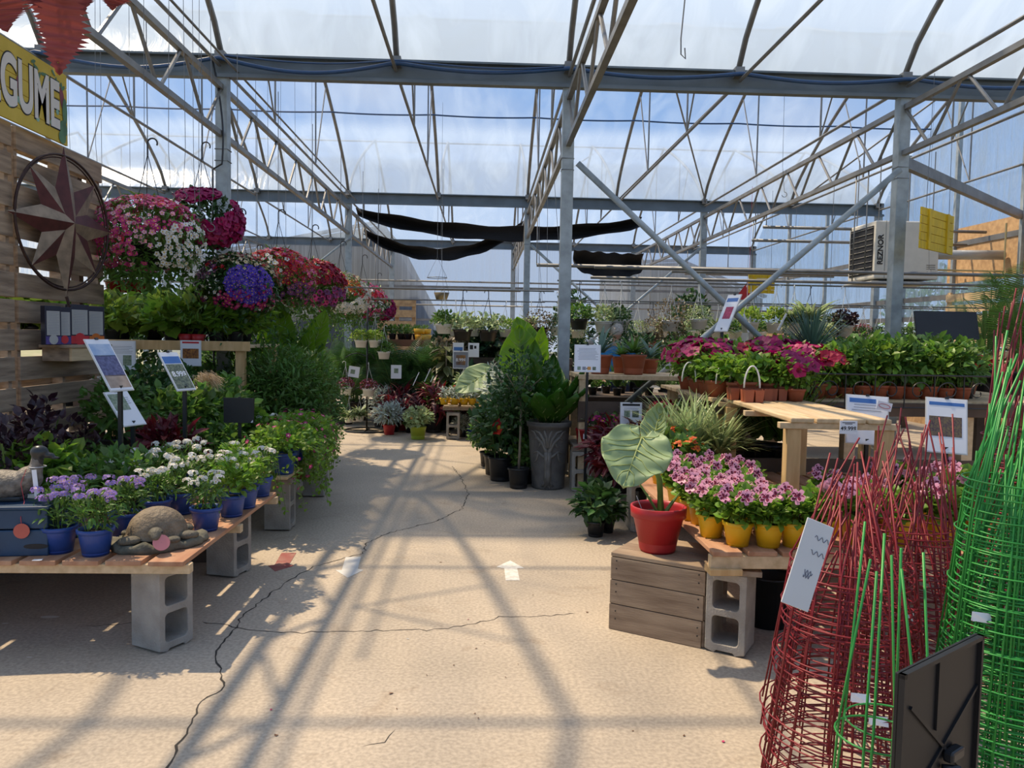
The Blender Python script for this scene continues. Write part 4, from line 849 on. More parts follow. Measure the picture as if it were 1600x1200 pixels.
p=at(171,570,4.6); sign('price_sign','tilted photo sign with navy flowers on a black post, leftmost on the bench',p,-22,34,.17,.36,[(.06,.66,.94,.90,SKYP,'picture_sky'),(.06,.06,.94,.30,SAND,'picture_foreground'),(.06,.28,.94,.68,NAVY,'picture_flowers')],ZB,WHTP)
p=at(196,638,4.85); sign('price_sign','lower tilted white information sign behind the leftmost photo sign',p,-22,38,.18,.26,[(.08,.45,.70,.92,GRP,'picture')],ZB,WHTP,lines=4)
p=at(277,580,5.2); sign('price_sign','tilted sign reading 8.99$ on a thin black post among leaves',p,-22,33,.17,.30,[(.06,.70,.94,.88,BLUEB,'blue_header'),(.06,.05,.94,.68,DKPH,'picture')],ZB,WHTP,txt=[('8.99$',.52,.42,.055,PAPER)])
# ---- plants behind the bench, below the pallet wall ----------------------------------
def fill(kind,n,x0,x1,y0,y1,z,lab,cat,group,smin=.85,smax=1.15,mind=.13,names=None):
    pts=[];k=0
    while len(pts)<n and k<2000:
        k+=1; p=(random.uniform(x0,x1),random.uniform(y0,y1))
        if all((p[0]-q[0])**2+(p[1]-q[1])**2>mind**2 for q in pts) and all(abs(p[0]-cx)>.24 or abs(p[1]-cy)>.24 for cx in XC for cy in YG): pts.append(p)
    pts.sort(key=lambda q:(q[0]/q[1]))
    kk=kind if isinstance(kind,(list,tuple)) else [kind]
    for i,p in enumerate(pts):
        l_=lab+(', %s from the left'%ORD[i] if i<len(ORD) else ', %s from the right'%ORD[len(pts)-1-i]); place(random.choice(kk),(p[0],p[1],z),l_,cat,group,s=random.uniform(smin,smax))
fill('pur_basil',8,-3.1,-2.35,4.1,4.95,ZB,'dark purple leafed plant against the pallet wall','plant','purple leafed plants below the pallet wall',mind=.2)
fill(['sh_bright','sh_low'],9,-2.6,-1.95,3.95,4.9,ZB,'bright green leafy plant behind the verbena pots','plant','green plants behind the verbenas',.85,1.05,.18)
p=onb(258,760); place('coleus',(p[0]-.05,p[1]+.15,ZB),'burgundy coleus with arching leaves in the middle of the left bench','plant',s=1.05)
fill(['sh_mid','sh_dark'],8,-3.05,-1.95,5.6,7.2,ZB,'dark green bushy plant on the second left bench','plant','bushy plants on the second left bench',.8,1.1,.3)
for i,(px,py,s) in enumerate(((425,745,1.05),(450,725,1.1),(470,712,.95),(415,722,.9),(485,705,.8),(452,752,1.05),(438,757,1.0))):
    q=on(px,py,ZB); place('trail',(min(q.x,-1.50),q.y+(.75 if i<1 else .25),ZB) if i<5 else ((-1.46,5.68,ZB),(-1.50,5.98,ZB))[i-5],'trailing vine with pink flowers spilling over the left bench edge, %s from the camera'%ORD[i],'plant','trailing vines',s=s)
fill(['sh_bright','verb_g','sh_low'],6,-2.3,-1.75,5.65,6.6,ZB,'leafy yellow green plant above the trailing vines','plant','yellow green plants behind the vines',.9,1.2,.22)
# big feathery shrubs beyond
for i,(px,Y,s) in enumerate(((430,7.7,1.05),(478,8.0,1.0),(385,8.6,1.1),(455,9.0,1.15),(330,9.2,1.0))):
    q=at(px,600,Y); place('sh_fine',(q.x,Y,0),'large feathery green shrub in a terracotta tub left of the aisle, %s nearest'%ORD[i],'shrub','feathery shrubs by the aisle',s=s,rz=i*1.1)
STRW=M('candy_stripe_red',(.50,.01,.02),.4,0,0)
q=on(496,722,0); mb=MB(); mb.lathe([(.001,0),(.055,0),(.06,.20),(.001,.20)],20)
t=thing('striped_canister','red canister with diagonal white stripes on the floor by the vines','canister',(q.x+.05,q.y,0)); part('drum',mb,STRW,t,True)
mb=MB(); 
for k in range(4): mb.tube([(.061*math.cos(a+k*PI/2),.061*math.sin(a+k*PI/2),.01+.18*(a/1.6)) for a in np.linspace(0,1.6,8)],.006,4)
part('white_stripes',mb,PAPER,t)
# elephant ears beyond the shrubs
t=thing('elephant_ear_plant','tall elephant ear plant with backlit leaves beyond the feathery shrubs','plant',(-2.15,9.0,0))
part('pot',MB().lathe([(.001,0),(.16,0),(.2,.3),(.21,.3),(.19,.28)],24),BLK,t,True)
for (px,py,Y,L_,W_,tip,nm) in ((432,555,8.9,.62,.46,(.05,.1,1),(-.1,-1,.1)),(487,548,9.0,.50,.34,(.35,.1,1),(-.4,-.9,.1)),(450,545,8.7,.34,.40,(.0,-.5,-.35),(0,-.5,.9)),(475,560,8.8,.36,.3,(.25,-.2,.6),(-.1,-.7,.6))):
    j=at(px,py,Y)-t.location; add_bigleaf(t,j,leafrot(tip,nm),L_,W_); part('stalk',MB().tube([(0,0,.25),(j.x*.6,j.y*.6,.25+(j.z-.25)*.6),j],[.018,.013,.008],6),STEM,t)
q=on(375,700,.0); 
tb=at(374,641,5.6); sign('sign_back','plain black square sign back among the green shrubs',tb,-95,4,.215,.18,[],ZB,BLK); part('cover',MB().box((tb.x-tb.x,-.012,tb.z-ZB),(.215,.006,.18)),BLK,bpy.data.objects['sign_back']); 
# ---- raised bench with squash plants, left of the column -----------------------------
t=thing('raised_bench','high slatted pine bench carrying squash plants and red pots behind the wall','bench',(-4.0,8.0,0))
for i in range(5): part('plank',MB().box((.0,-.55+i*.22,1.36),(3.6,.19,.03)),WOODB,t,bev=.003)
part('front_rail',MB().box((0,-.66,1.36),(3.6,.035,.09)),WOODY,t,bev=.003)
for x in (-1.7,0,1.7):
    for y in (-.6,.5): part('leg',MB().box((x,y,.67),(.08,.08,1.34)),WOODY,t)
fill(['squash','squash_y','squash'],34,-5.6,-2.45,7.45,8.5,1.375,'bright broad leafed squash seedling on the high bench','plant','squash seedlings on the high bench',.9,1.2,.17)
for i,px in enumerate((285,305)): q=at(px,520,7.42); mb=MB().lathe([(.001,0),(.05,0),(.07,.09),(.065,.09)],20); solo('red_pot',mb,REDP,'small red pot at the front edge of the high bench, %s'%('left' if i==0 else 'right'),'pot',smooth=True,loc=(q.x,7.50,1.378))
for i,px in enumerate((180,202,222)): q=at(px,455,8.6); place('rb_red',(q.x,8.6,2.02),'red hanging pot with dark leaves behind the pink baskets, %s from the left'%ORD[i],'hanging pot','red hanging pots',s=1)
sign('information_sheet','white sheet with small photo pinned to the high bench rail behind the leftmost sign',at(190,555,7.25),-85,0,.25,.27,[(.55,.15,.85,.5,GRP,'picture')],None,WHTP,lines=5,clip=False)
sign('information_sheet','white sheet with orange fruit photo hung from the high bench rail',at(298,552,7.25),-88,0,.19,.24,[(.1,.88,.9,.95,REDT,'red_header'),(.12,.3,.88,.68,BLO,'picture')],None,WHTP,clip=False,lines=0)
# lower flower beds seen between, beyond the wall
t=thing('low_bench','low wooden bench of bedding flowers under the high squash bench','bench',(-4.0,7.0,0))
part('top',MB().box((.15,0,.78),(2.6,1.0,.04)),WOODB,t)
for x in (-1,1.3):
    for y in (-.4,.4): part('leg',MB().box((x,y,.38),(.08,.08,.76)),WOODY,t)
fill(['imp_mix','imp_white','imp_red','imp_mix'],15,-4.6,-2.55,6.75,7.45,.80,'mixed cream and red bedding flowers beyond the pallet wall','plant','bedding flowers beyond the wall',.9,1.2,.2)
fill(['sh_mid','imp_red','sh_bright'],9,-3.2,-2.4,7.6,8.9,.35,'leafy plant with red flowers near the aisle column','plant','plants near the aisle column',1,1.3,.3)
fill(['sh_tall','sh_mid','grass_g'],12,-6.5,-3.2,8.9,11.5,.2,'tall green plant deep in the left side','plant','tall plants deep in the left side',.9,1.25,.4)
# pampas-like plume
t=thing('plume_grass','beige feathery plume bending over beside the 8.99$ sign','plant',(-2.15,5.75,ZB)); sb=SB(); k=500
c0=at(322,590,5.75)-t.location; u=rng.random(k); P=np.stack([c0.x-.07+.14*u,c0.y+0*u,c0.z-.03+.05*np.sin(u*3)],1)+rng.normal(size=(k,3))*.02; sb.put(TBF,P,rdir(k)*.5+A(.5,0,-.7),rdir(k),.07)
part('plume',MB().add([],[]),FCR,t) if False else link('plume',sb.mesh('plume',leafm('plume_beige',(.50,.38,.24),.3,.2)),t); part('stalk',MB().tube([(0,0,0),(c0.x*.6,0,c0.z*.8),(c0.x-.07,c0.y,c0.z)],.004,5),STEM,t)
# ---- hanging flower baskets along the left aisle -------------------------------------
rail=solo('basket_rail',MB().tube([(-2.62,4.6,4.22),(-2.62,15.9,4.22)],.012,8),GALV,'long grey rail carrying the flower baskets above the left aisle','rail',smooth=True)
for i,(px,py,Y,k,lab,s) in enumerate(((232,372,7.0,'bk_pink','huge hanging basket of pink and red flowers right of the pallet wall',1.22),(316,345,7.7,'bk_purple','hanging basket of dark magenta petunias left of the aisle column',1.15),
 (372,448,7.75,'bk_lobelia','hanging basket with violet blue lobelia in front of the column',1.12),(435,436,8.9,'bk_redmix','hanging basket of red and white flowers just past the column',1.12),(488,448,10.2,'bk_crimson','hanging basket of crimson petunias in the middle of the row',1.15),
 (532,462,11.6,'bk_orange','hanging basket of orange flowers with a white cascade',1.15),(566,472,13.0,'bk_coral','hanging basket of coral red flowers near the row end',1.15),(590,482,14.5,'bk_purple','farthest hanging basket of dark petunias in the aisle row',1.0),(402,470,9.6,'bk_coral','hanging basket of pink and white flowers partly hidden behind the lobelia',1.0))):
    q=at(px,py,Y); place(k,(q.x,Y,q.z),lab,'hanging basket','flower baskets along the left aisle',rz=0,s=s)
    top=q.z+s*(KDEF is None or .4*.8+.4); solo('suspension_wire',MB().tube([(q.x,Y,q.z+s*.6),(q.x,Y,4.2)],.004,4),WIRE,'thin straight wire holding up an aisle flower basket','wire','suspension wires of the flower baskets')
# ================================================================ CENTRE AND BACK
# plant stand with hanging white pots
q=on(573,673); sx,sy=q.x,q.y
t=thing('plant_stand','black wrought iron stand on a round base hung with white pots','plant stand',(sx,sy,0))
part('base_ring',MB().tube([(.34*math.cos(a),.34*math.sin(a),.012) for a in np.linspace(0,2*PI,30)[:-1]],.011,6,closed=True),BLK,t)
part('base_spokes',MB().tube([(-.34,0,.012),(.34,0,.012)],.008,5).tube([(0,-.34,.012),(0,.34,.012)],.008,5),BLK,t)
part('pole',MB().tube([(0,0,0),(0,0,1.95)],.014,8),BLK,t,True)
for k,(z,a,L_) in enumerate(((1.95,0,.28),(1.95,PI,.16),(1.75,.2,.40),(1.15,PI,.32),(1.15,0,.10),(.62,PI,.22),(.62,.3,.05))):
    dx,dy=math.cos(a),math.sin(a); part('arm',MB().tube([(0,0,z)]+[(dx*L_*u,dy*L_*u,z+.06*math.sin(u*PI)) for u in (.25,.5,.75,1)]+[(dx*(L_+.02),dy*(L_+.02),z-.03)],.007,5),BLK,t)
for px,py,k,lab in ((540,606,'wb_mauve','white pot of mauve flowers hanging low on the plant stand, left'),(576,608,'wb_mauve','white pot of mauve flowers hanging low on the plant stand, right'),(564,532,'wb_bright','white pot of yellow green leaves at the top of the stand, left'),(586,532,'wb_bright','white pot of yellow green leaves at the top of the stand, right'),(600,550,'wb_green','white pot of green fern hanging right of the stand'),(545,652,'wb_spider','white pot with a spider plant near the stand base, left'),(562,650,'wb_spider','white pot with a spider plant near the stand base, right')):
    p=at(px,py,sy-.05); place(k,(p.x,p.y,p.z),lab,'hanging pot','white pots on the plant stand',s=.95 if k!='wb_spider' else .7)
# palms
for i,(px,Y,s,k) in enumerate(((520,13.2,1.05,'palm_b'),(560,13.6,1.15,'palm'),(600,13.4,1.1,'palm'),(640,13.3,1.15,'palm'),(680,13.0,1.05,'palm'),(720,13.4,1.1,'palm'),(540,12.9,.85,'palm'),(620,12.8,.85,'palm'),(662,12.7,.8,'palm'))):
    q=at(px,600,Y); place(k,(q.x,Y,0),'dark green feathery palm behind the plant stand, %s along the back palms'%ORD[i],'palm','areca palms behind the plant stand',s=s)
def psign(px,py,Y,w,h,lab,art=(),**k): return sign('information_sheet',lab,at(px,py,Y),-92,3,w,h,list(art),None,WHTP,clip=False,**k)
psign(619,581,12.3,.17,.22,'white sheet with a small dark picture in front of the palms',[(.3,.4,.7,.75,GRP,'picture')])
psign(553,581,12.0,.17,.17,'small tilted white sheet behind the plant stand',[(.2,.3,.6,.7,GRP,'picture')],roll=-8)
psign(716,547,11.9,.17,.23,'white sheet with blue picture above the 8.99$ sign',[(.1,.4,.9,.7,BLUEB,'picture')])
psign(740,547,11.9,.17,.22,'white sheet with black pictures to the right of the 8.99$ sign',[(.15,.55,.45,.85,INK,'picture_one'),(.55,.6,.75,.8,INK,'picture_two')])
p=at(720,562,11.45); sign('price_sign','price sign reading 8.99$ with an orange pot picture in the centre back',p,-92,3,.235,.27,[(.05,.05,.95,.92,GREYT,'picture_background'),(.2,.2,.8,.75,ORPH,'picture_pot')],.50,WHTP,txt=[('8.99$',.5,.48,.065,PAPER)])
for i,(px,py) in enumerate(((650,592),(668,586),(675,592),(722,583))): p=at(px,py,11.6); solo('plant_label',MB().box((0,0,0),(.012,.004,.22 if i!=2 else .1),ry=R(24)),PAPER,'long white plastic plant label leaning among the red plants, %s from the left'%ORD[i],'plant label','white labels among the red plants',loc=p)
# back shelving
def shelf(name,label,x0,x1,y0,y1,z,mat,legs=True,th=.05,rail=.0):
    t=thing(name,label,'shelf',((x0+x1)/2,(y0+y1)/2,0)); w=x1-x0; d=y1-y0
    part('top',MB().box((0,0,z-th/2),(w,d,th)),mat,t,bev=.004)
    if rail: part('front_rail',MB().box((0,-d/2-.015,z-rail/2),(w,.03,rail)),mat,t)
    if legs:
        for x in (-w/2+.05,w/2-.05):
            for y in (-d/2+.05,d/2-.05): part('leg',MB().box((x,y,(z-th)/2),(.08,.08,z-th)),mat,t)
    return t
a=at(585,540,14.3); b=at(705,540,14.3); shelf('plant_shelf','reddish timber shelf above the palms holding yellow and white bowls',a.x,b.x,14.1,15.1,1.42,M('red_brown_timber',(.26,.10,.045),.7,0,.2,3),rail=.12)
a=at(735,565,12.7); b=at(800,565,12.7); shelf('plant_shelf','dark timber shelf right of the 8.99$ sign',a.x-.2,b.x+1.0,12.65,13.5,1.16,WOODD,rail=.10)
YB=M('yellow_bowl_glaze',(.70,.40,.02),.35,0,.05); WB=M('pale_bowl_glaze',(.55,.60,.60),.35,0,.05)
for i,(px,py,m,c_) in enumerate(((655,532,YB,'yellow'),(664,532,YB,'yellow'),(664,523,YB,'yellow'),(655,524,YB,'yellow'),(678,534,WB,'pale grey'),(690,534,WB,'pale grey'),(700,533,WB,'pale grey'),(699,524,WB,'pale grey'))):
    p=at(px,py,14.35); z=1.42+(.11 if py<528 else 0); solo('round_bowl_pot',MB().lathe([(.001,0),(.09,0),(.105,.10),(.10,.10),(.085,.02)],20),m,'%s round pot %s on the reddish back shelf, %s of its group'%(c_,'on top' if py<528 else 'standing',ORD[i%4]),'pot','glazed pots on the back shelf',smooth=True,loc=(p.x+ (.02*i if i<2 else 0),14.35+(.0 if i%2 else .22),z))
for i,px in enumerate((600,613,626,638,650,662,610,632)): p=at(px,520,14.7); place('far_small',(p.x,14.75+.25*(i>5),1.42),'small green pot plant on the reddish back shelf, %s of eight'%ORD[i],'plant','small plants on the back shelf',s=.95)
# hanging rails and pots at the back
for nm,x0,x1,Y,z in (('left back',-3.3,1.0,11.0,2.16),('far left back',-2.6,1.0,12.6,2.08),('right',.95,6.4,10.0,2.24),('far right',1.0,8.1,13.2,2.12),('low right',1.2,7.5,11.2,2.05)):
    solo('hanging_rail',MB().tube([(x0,Y,z),(x1,Y,z)],.012,6),DARKP,'dark horizontal rail with hanging pots, %s of the centre'%nm,'rail'); 
    for xx in [q for q in (-2.79,.9 if x1<1.1 else 1.0,4.55) if x0-.1<=q<=x1]: solo('rail_wire',MB().tube([(xx,Y,z),(.88 if abs(xx-.95)<.2 else xx,Y,3.56)],.003,4),WIRE,'thin vertical wire holding a hanging pot rail','wire','wires of the hanging rails')
hp=[(694,492,11.0,'wb_green',1),(723,495,11.0,'bb_var',1.15),(763,495,11.0,'bb_var',1.15),(790,493,12.6,'wb_bright',1),(815,500,12.6,'wb_fine',1),(843,503,11.0,'bb_brown',1.05),(872,500,11.0,'wb_trail',1),(712,500,12.6,'wb_var',1),(740,502,12.6,'wb_var',1),(830,488,12.6,'wb_spider',.9),(690,480,12.6,'wb_var',.9),
(905,483,10.0,'bb_green',1.0),(903,500,11.2,'wb_fine',.95),(944,496,10.0,'wb_var',1.05),(970,497,10.0,'wb_trail',1.0),(997,483,11.2,'wb_fine',1.0),(1048,492,10.0,'tree_bk',1.0),(1092,495,10.0,'wb_fine',.95),(1020,500,11.2,'bb_brown',1.0),(1122,498,11.2,'wb_spider',.9),(1172,497,10.0,'wb_bright',1.0),(1212,497,10.0,'wb_bright',1.0),(1150,487,11.2,'wb_green',.9),(1240,497,10.0,'wb_spider',1.0),(1265,490,10.0,'bb_spider',1.1),(1319,498,10.0,'wb_purple',1.05),(1348,500,11.2,'wb_trail',1.05),(1375,500,11.2,'wb_trail',1),(1400,500,11.2,'wb_trail',1),(1425,500,11.2,'wb_trail',1),(1450,500,11.2,'wb_trail',1),(1475,500,11.2,'wb_trail',.95),(1085,490,13.2,'wb_var',1),(1190,488,13.2,'wb_green',1),(1290,488,13.2,'wb_spider',1),(960,488,13.2,'wb_var',1),(1035,480,13.2,'wb_spider',1),(1130,480,13.2,'wb_mauve',1),(1350,485,13.2,'wb_mauve',1)]
KN={'wb_green':'white hanging pot of green leaves','bb_var':'black hanging pot of cream leaves','wb_bright':'white hanging pot of yellow green leaves','wb_fine':'white hanging pot of fine pale leaves','bb_brown':'black hanging pot of brownish trailing plant','wb_trail':'white hanging pot of trailing leaves','wb_var':'white hanging pot of variegated leaves','wb_spider':'white hanging pot with a spider plant','bb_green':'black hanging pot with a round green bush','tree_bk':'large hanging pot of grey green straggly plant','bb_spider':'black hanging pot with a large spider plant','wb_purple':'white hanging pot with burgundy leaves','wb_mauve':'white hanging pot of mauve flowers'}
RZ={11.0:2.16,12.6:2.08,10.0:2.24,13.2:2.12,11.2:2.05}
hp.sort(key=lambda r:r[0])
for i,(px,py,Y,k,s) in enumerate(hp):
    s*=1.15 if Y in (10.0,11.0) else 1.05; z=RZ[Y]-.435*s; p=at(px,py,Y); lo=('left of the aisle column' if px<884 else ('over the aloe shelf' if px<1060 else ('over the petunias' if px<1290 else 'over the vegetable seedlings')))
    dp={10.0:'front rail',11.0:'front rail',11.2:'second rail',12.6:'rear rail',13.2:'rear rail'}[Y]
    n_=sum(1 for r in hp[:i] if r[3]==k and r[2]==Y and (r[0]<884)==(px<884)); place(k,(p.x,Y,z),'%s, %s, %s%s'%(KN[k],lo,dp,(', '+ORD[n_]+' such') if n_ else ''),'hanging pot',s=s)
# single small basket on a hoop
p=at(690,462,13); t=thing('wicker_hanging_basket','small brown basket hanging alone above the back shelf','hanging basket',p); part('bowl',MB().lathe([(.001,-.09),(.09,-.07),(.13,.05),(.11,.05)],16),LBR,t,True); part('hanger',MB().tube([(-.12,0,.05),(0,0,.5),(.12,0,.05)],.004,5).tube([(0,0,.5),(0,0,2.1)],.003,4),WIRE,t)
p=at(683,434,13.3); solo('wire_hoop',MB().tube([(.17*math.cos(a),.17*math.sin(a),0) for a in np.linspace(0,6.28,24)],.006,5).tube([(.17,0,0),(0,0,.35),(-.17,0,0)],.003,4).tube([(0,0,.35),(0,0,1.9)],.003,4),WIRE,'empty wire hoop hanging from the roof above the back shelf','hoop',loc=p)
# crate stack far back
a=at(590,476,17); b=at(650,476,17); t=thing('stacked_pallets','upright orange brown pallets stacked by the back wall left of the centre','pallet',((a.x+b.x)/2,17,0)); w=b.x-a.x
for i in range(9): part('slat',MB().box((0,0,.3+i*.24),(w,.05,.16)),OSB,t)
for x in (-w/2+.05,0,w/2-.05): part('upright',MB().box((x,.08,1.15),(.08,.10,2.3)),OSB,t)
# bench of jungle plants behind, row fillers
shelf('plant_bench','dark back bench full of jungle plants, left of the aisle column',-.9,.7,12.6,13.6,.95,WOODD)
fill(['jade','varlow','hoya','hoya'],10,-.8,.6,12.7,13.5,.95,'leafy jungle plant on the back bench','plant','jungle plants on the back bench',.75,1.05,.28)
fill(['hoya','varlow','hoya'],7,-.45,.75,12.7,13.3,1.16,'mottled trailing plant on the dark timber shelf','plant','mottled plants on the dark timber shelf',.6,.8,.2)
fill(['jade','sh_mid','croton'],8,-.6,.9,12.15,12.55,.0,'leafy plant on the floor behind the yellow pot table','plant','plants behind the yellow pot table',1.1,1.5,.3)
fill(['varlow','dusty_b','coleus','sh_low'],9,.2,1.2,9.3,10.6,.35,'variegated plant behind the lollipop tree','plant','variegated plants behind the lollipop tree',1.1,1.4,.28)
fill(['palm_b','jade','sh_tall'],6,-3.4,-2.2,13.0,15.2,.0,'tall green plant left of the palms','plant','tall plants left of the palms',.9,1.2,.4)
fill(['whitegrass','varlow','grass'],5,.55,1.2,8.9,9.4,.45,'striped pale plant near the aisle column','plant','striped pale plants near the aisle column',.8,1.0,.22)
# croton with hanging leaves
t=thing('rubber_plant','tall rubber plant with drooping olive and burgundy leaves beside the 8.99$ sign','plant',(at(697,580,12.3).x,12.3,0)); sb=SB()
for i in range(60): z=.35+1.0*random.random(); a=random.uniform(0,6.28); sb.put(T_leaf(.3,.2,.06),A(.04*math.cos(a),.04*math.sin(a),z),A(math.cos(a),math.sin(a),-.8+ (z-.8)*1.3),A(math.cos(a)*.5,math.sin(a)*.5,1),.26)
link('foliage',sb.mesh('foliage',leafm('olive_burgundy_leaf',(.11,.12,.045),.3,.5)),t); part('stem',MB().tube([(0,0,.2),(0,0,1.4)],.012,6),BARK,t); link('pot',potmesh(.14,.11,.26,BLK),t)
# red foliage and silver plants on the floor
fill(['croton','coleus','imp_red','coleus'],9,-1.5,-.75,11.9,12.6,.0,'dark red leafed plant in front of the palms','plant','red leafed plants before the palms',1.0,1.35,.2)
for i,(px,py,k,s,lab) in enumerate(((608,679,'dusty',1.1,'silver dusty miller in a red pot, left of the lime pot'),(628,672,'dusty',1.1,'silver dusty miller in a red pot behind, nearer the lime pot'),(595,668,'dusty_b',1.1,'silver leafed plant behind the red pots, left'),(618,664,'dusty_b',1.2,'silver leafed plant behind the red pots, right'),(640,668,'dusty_b',1.0,'silver leafed plant left behind the lime pot'),(653,686,'guinea',.85,'variegated impatiens with orange flowers in a lime green pot'),(672,668,'guinea',.9,'variegated impatiens in a lime pot half hidden by the table'),(640,676,'imp_pink',.9,'small pink flowered plant at the foot of the red pots'))):
    q=on(px,py); place(k,(q.x,q.y,0),lab,'potted plant',s=s)
# table with yellow pots
q=on(697,686); t=bench('pallet_table','low pallet table on cinder blocks with small yellow pots, centre back',0,1.75,0,.85,.50,7,WOODB,org=(q.x-.05,q.y-.1),sh=.05)
cinder((q.x+.10,q.y+.03,0),R(0),'cinder block on end under the left of the yellow pot table'); cinder((q.x+1.5,q.y+.03,0),R(0),'cinder block on end under the right of the yellow pot table')
for i,(px,row) in enumerate(((694,0),(710,0),(725,0),(738,0),(750,0),(703,1),(717,1),(739,1),(765,0),(778,0),(793,0),(755,1))):
    Y=q.y+.06+.26*row; p=at(px,640,Y); place('smally',(p.x,Y,.50),'small yellow pot with silvery succulent, %s from the left in the %s row'%(ORD[[0,1,2,3,4,0,1,2,5,6,7,3][i]],'front' if row==0 else 'rear'),'potted plant','yellow pots on the pallet table',s=1.3)
fill(['guinea','varlow','imp_red'],6,q.x+.1,q.x+1.5,q.y+.5,q.y+.8,.50,'leafy variegated plant at the back of the yellow pot table','plant','variegated plants on the yellow pot table',.7,.95,.2)
solo('storage_box',MB().box((0,0,.13),(.28,.25,.26)),M('pale_box',(.40,.36,.30),.6),'pale box under the yellow pot table','box',bev=.01,loc=(q.x+.42+.12,q.y+.3,0.0)).location.z=.0
qq=on(738,684); solo('blue_pot',MB().lathe([(.001,0),(.07,0),(.09,.15),(.08,.15)],20),BLUP,'blue pot on the floor beneath the yellow pot table','pot',smooth=True,loc=(qq.x,qq.y+.12,0))
qq=on(722,684); place('dusty_b',(qq.x,qq.y+.1,0),'small silvery plant under the yellow pot table','potted plant',s=.55)
# elephant ear leaf plant at centre
t=thing('elephant_ear_plant','tall elephant ear with one large upright backlit leaf behind the lollipop tree','plant',(.55,8.75,0)); link('pot',potmesh(.17,.13,.28,BLK),t)
for (px,py,Y,L_,W_,tip,nm) in ((814,584,8.7,.56,.50,(-.05,.12,1),(.1,-1,.15)),(838,572,8.8,.46,.36,(.12,.1,1),(.7,-.6,.1)),(825,545,8.9,.40,.35,(-.3,.2,.8),(.2,-.9,.3))):
    j=at(px,py,Y)-t.location; add_bigleaf(t,j,leafrot(tip,nm),L_,W_); part('stalk',MB().tube([(0,0,.25),(j.x*.5,j.y*.5,.9),j],[.02,.014,.008],6),STEM,t)
t=thing('elephant_ear_plant','elephant ear with a single pale drooping leaf above the yellow pots','plant',(at(745,600,10.4).x+.1,10.5,0)); link('pot',potmesh(.15,.12,.26,BLK),t)
j=at(760,583,10.3)-t.location; add_bigleaf(t,j,leafrot((-.85,-.3,-.55),(-.1,-.75,.7)),.50,.46,LEARP); part('stalk',MB().tube([(0,0,.2),(j.x*.5,j.y*.5,.8),j],[.016,.011,.007],6),STEM,t)
# lollipop tree
q=on(810,762); t=thing('standard_tree','small lollipop tree with a bare pale trunk in a black pot by the aisle','tree',(q.x,q.y,0)); link('pot',potmesh(.105,.085,.20,BLK),t); link('soil',soilmesh(.095,.185),t)
part('trunk',MB().tube([(0,0,.18),(.01,0,.5),(.015,.01,.95)],[.014,.012,.010],8),BARK,t,True); sb=SB(); bush(sb,900,(.02,0,1.05),(.34,.32,.33),TS,.05,up=-1,inner=.15); bush(sb,260,(-.1,-.1,.78),(.3,.2,.18),TS,.05,up=-1); link('foliage',sb.mesh('foliage',LD),t)
mb=MB()
for k in range(9): a=k*.7; mb.tube([(.015,.01,.85),(.15*math.cos(a),.15*math.sin(a),1.02),(.27*math.cos(a),.27*math.sin(a),1.12)],.005,5)
part('branches',mb,BARK,t)
# hibiscus and neighbours
q=on(786,750); t=place('sh_dark',(q.x-.02,q.y,0),'dark hibiscus with one red flower in a black pot left of the lollipop tree','shrub',s=1.25)
fl=SB(); p=at(780,668,q.y-.25)-t.location; m_=Matrix.Rotation(-t.rotation_euler.z,3,'Z'); p=(m_@p)/1.25; nn=m_@Vector((-.7,-.6,.3)); put_fl(fl,T_five(.5,.2),np.array(p)[None],np.array(nn),.075); link('flower',fl.mesh('flower',[FR,FY]),t)
for i,(px,py,k,s,lab) in enumerate(((773,741,'sh_dark',1.1,'dark shrub in a black pot behind the hibiscus'),(762,728,'sh_mid',.85,'low bright shrub farthest left of the black pots'),(800,742,'sh_tall',.85,'taller dark shrub behind the lollipop tree pot'),(825,745,'sh_tall',.85,'dark shrub between the lollipop tree and the big planter'),(822,755,'sh_mid',.7,'small dark shrub in a black pot behind the planter foot'))):
    q=on(px,py); place(k,(q.x,q.y,0),lab,'shrub',s=s)
# tree relief planter
PLT=M('planter_grey_resin',(.085,.078,.07),.65,0,.3,8,bump=.35,col2=(.15,.14,.125)); PLR=M('planter_relief_pale',(.19,.175,.15),.6,0,.25,10,bump=.3)  # raised tree and rim in a paler grey than the body
q=on(858,766); px_,py_=q.x,q.y+.16; t=thing('tree_relief_planter','tall grey planter moulded with a spreading tree, standing right of the aisle','planter',(px_,py_,0),0)
Hh=.66; rr=lambda z:.16+.052*(z/Hh)
part('body',MB().lathe([(.001,0),(.158,0),(.165,.015)]+[(rr(z),z) for z in np.linspace(.03,Hh-.05,9)]+[(.222,Hh-.045),(.226,Hh),(.205,Hh),(.19,Hh-.06),(.001,Hh-.06)],48),PLT,t,True); link('soil',soilmesh(.19,Hh-.05),t)
part('rim',MB().tube([(.218*math.cos(a),.218*math.sin(a),Hh) for a in np.linspace(0,2*PI,40)[:-1]],.009,8,closed=True),PLR,t,True)
def onp(a,z,o=.0): r_=rr(z)+o; a=R(-97)+a; return Vector((r_*math.cos(a),r_*math.sin(a),z))
def branch(pts,r0,r1): n=len(pts); return [onp(a,z) for a,z in pts],[r0+(r1-r0)*i/(n-1) for i in range(n)]
mb=MB()
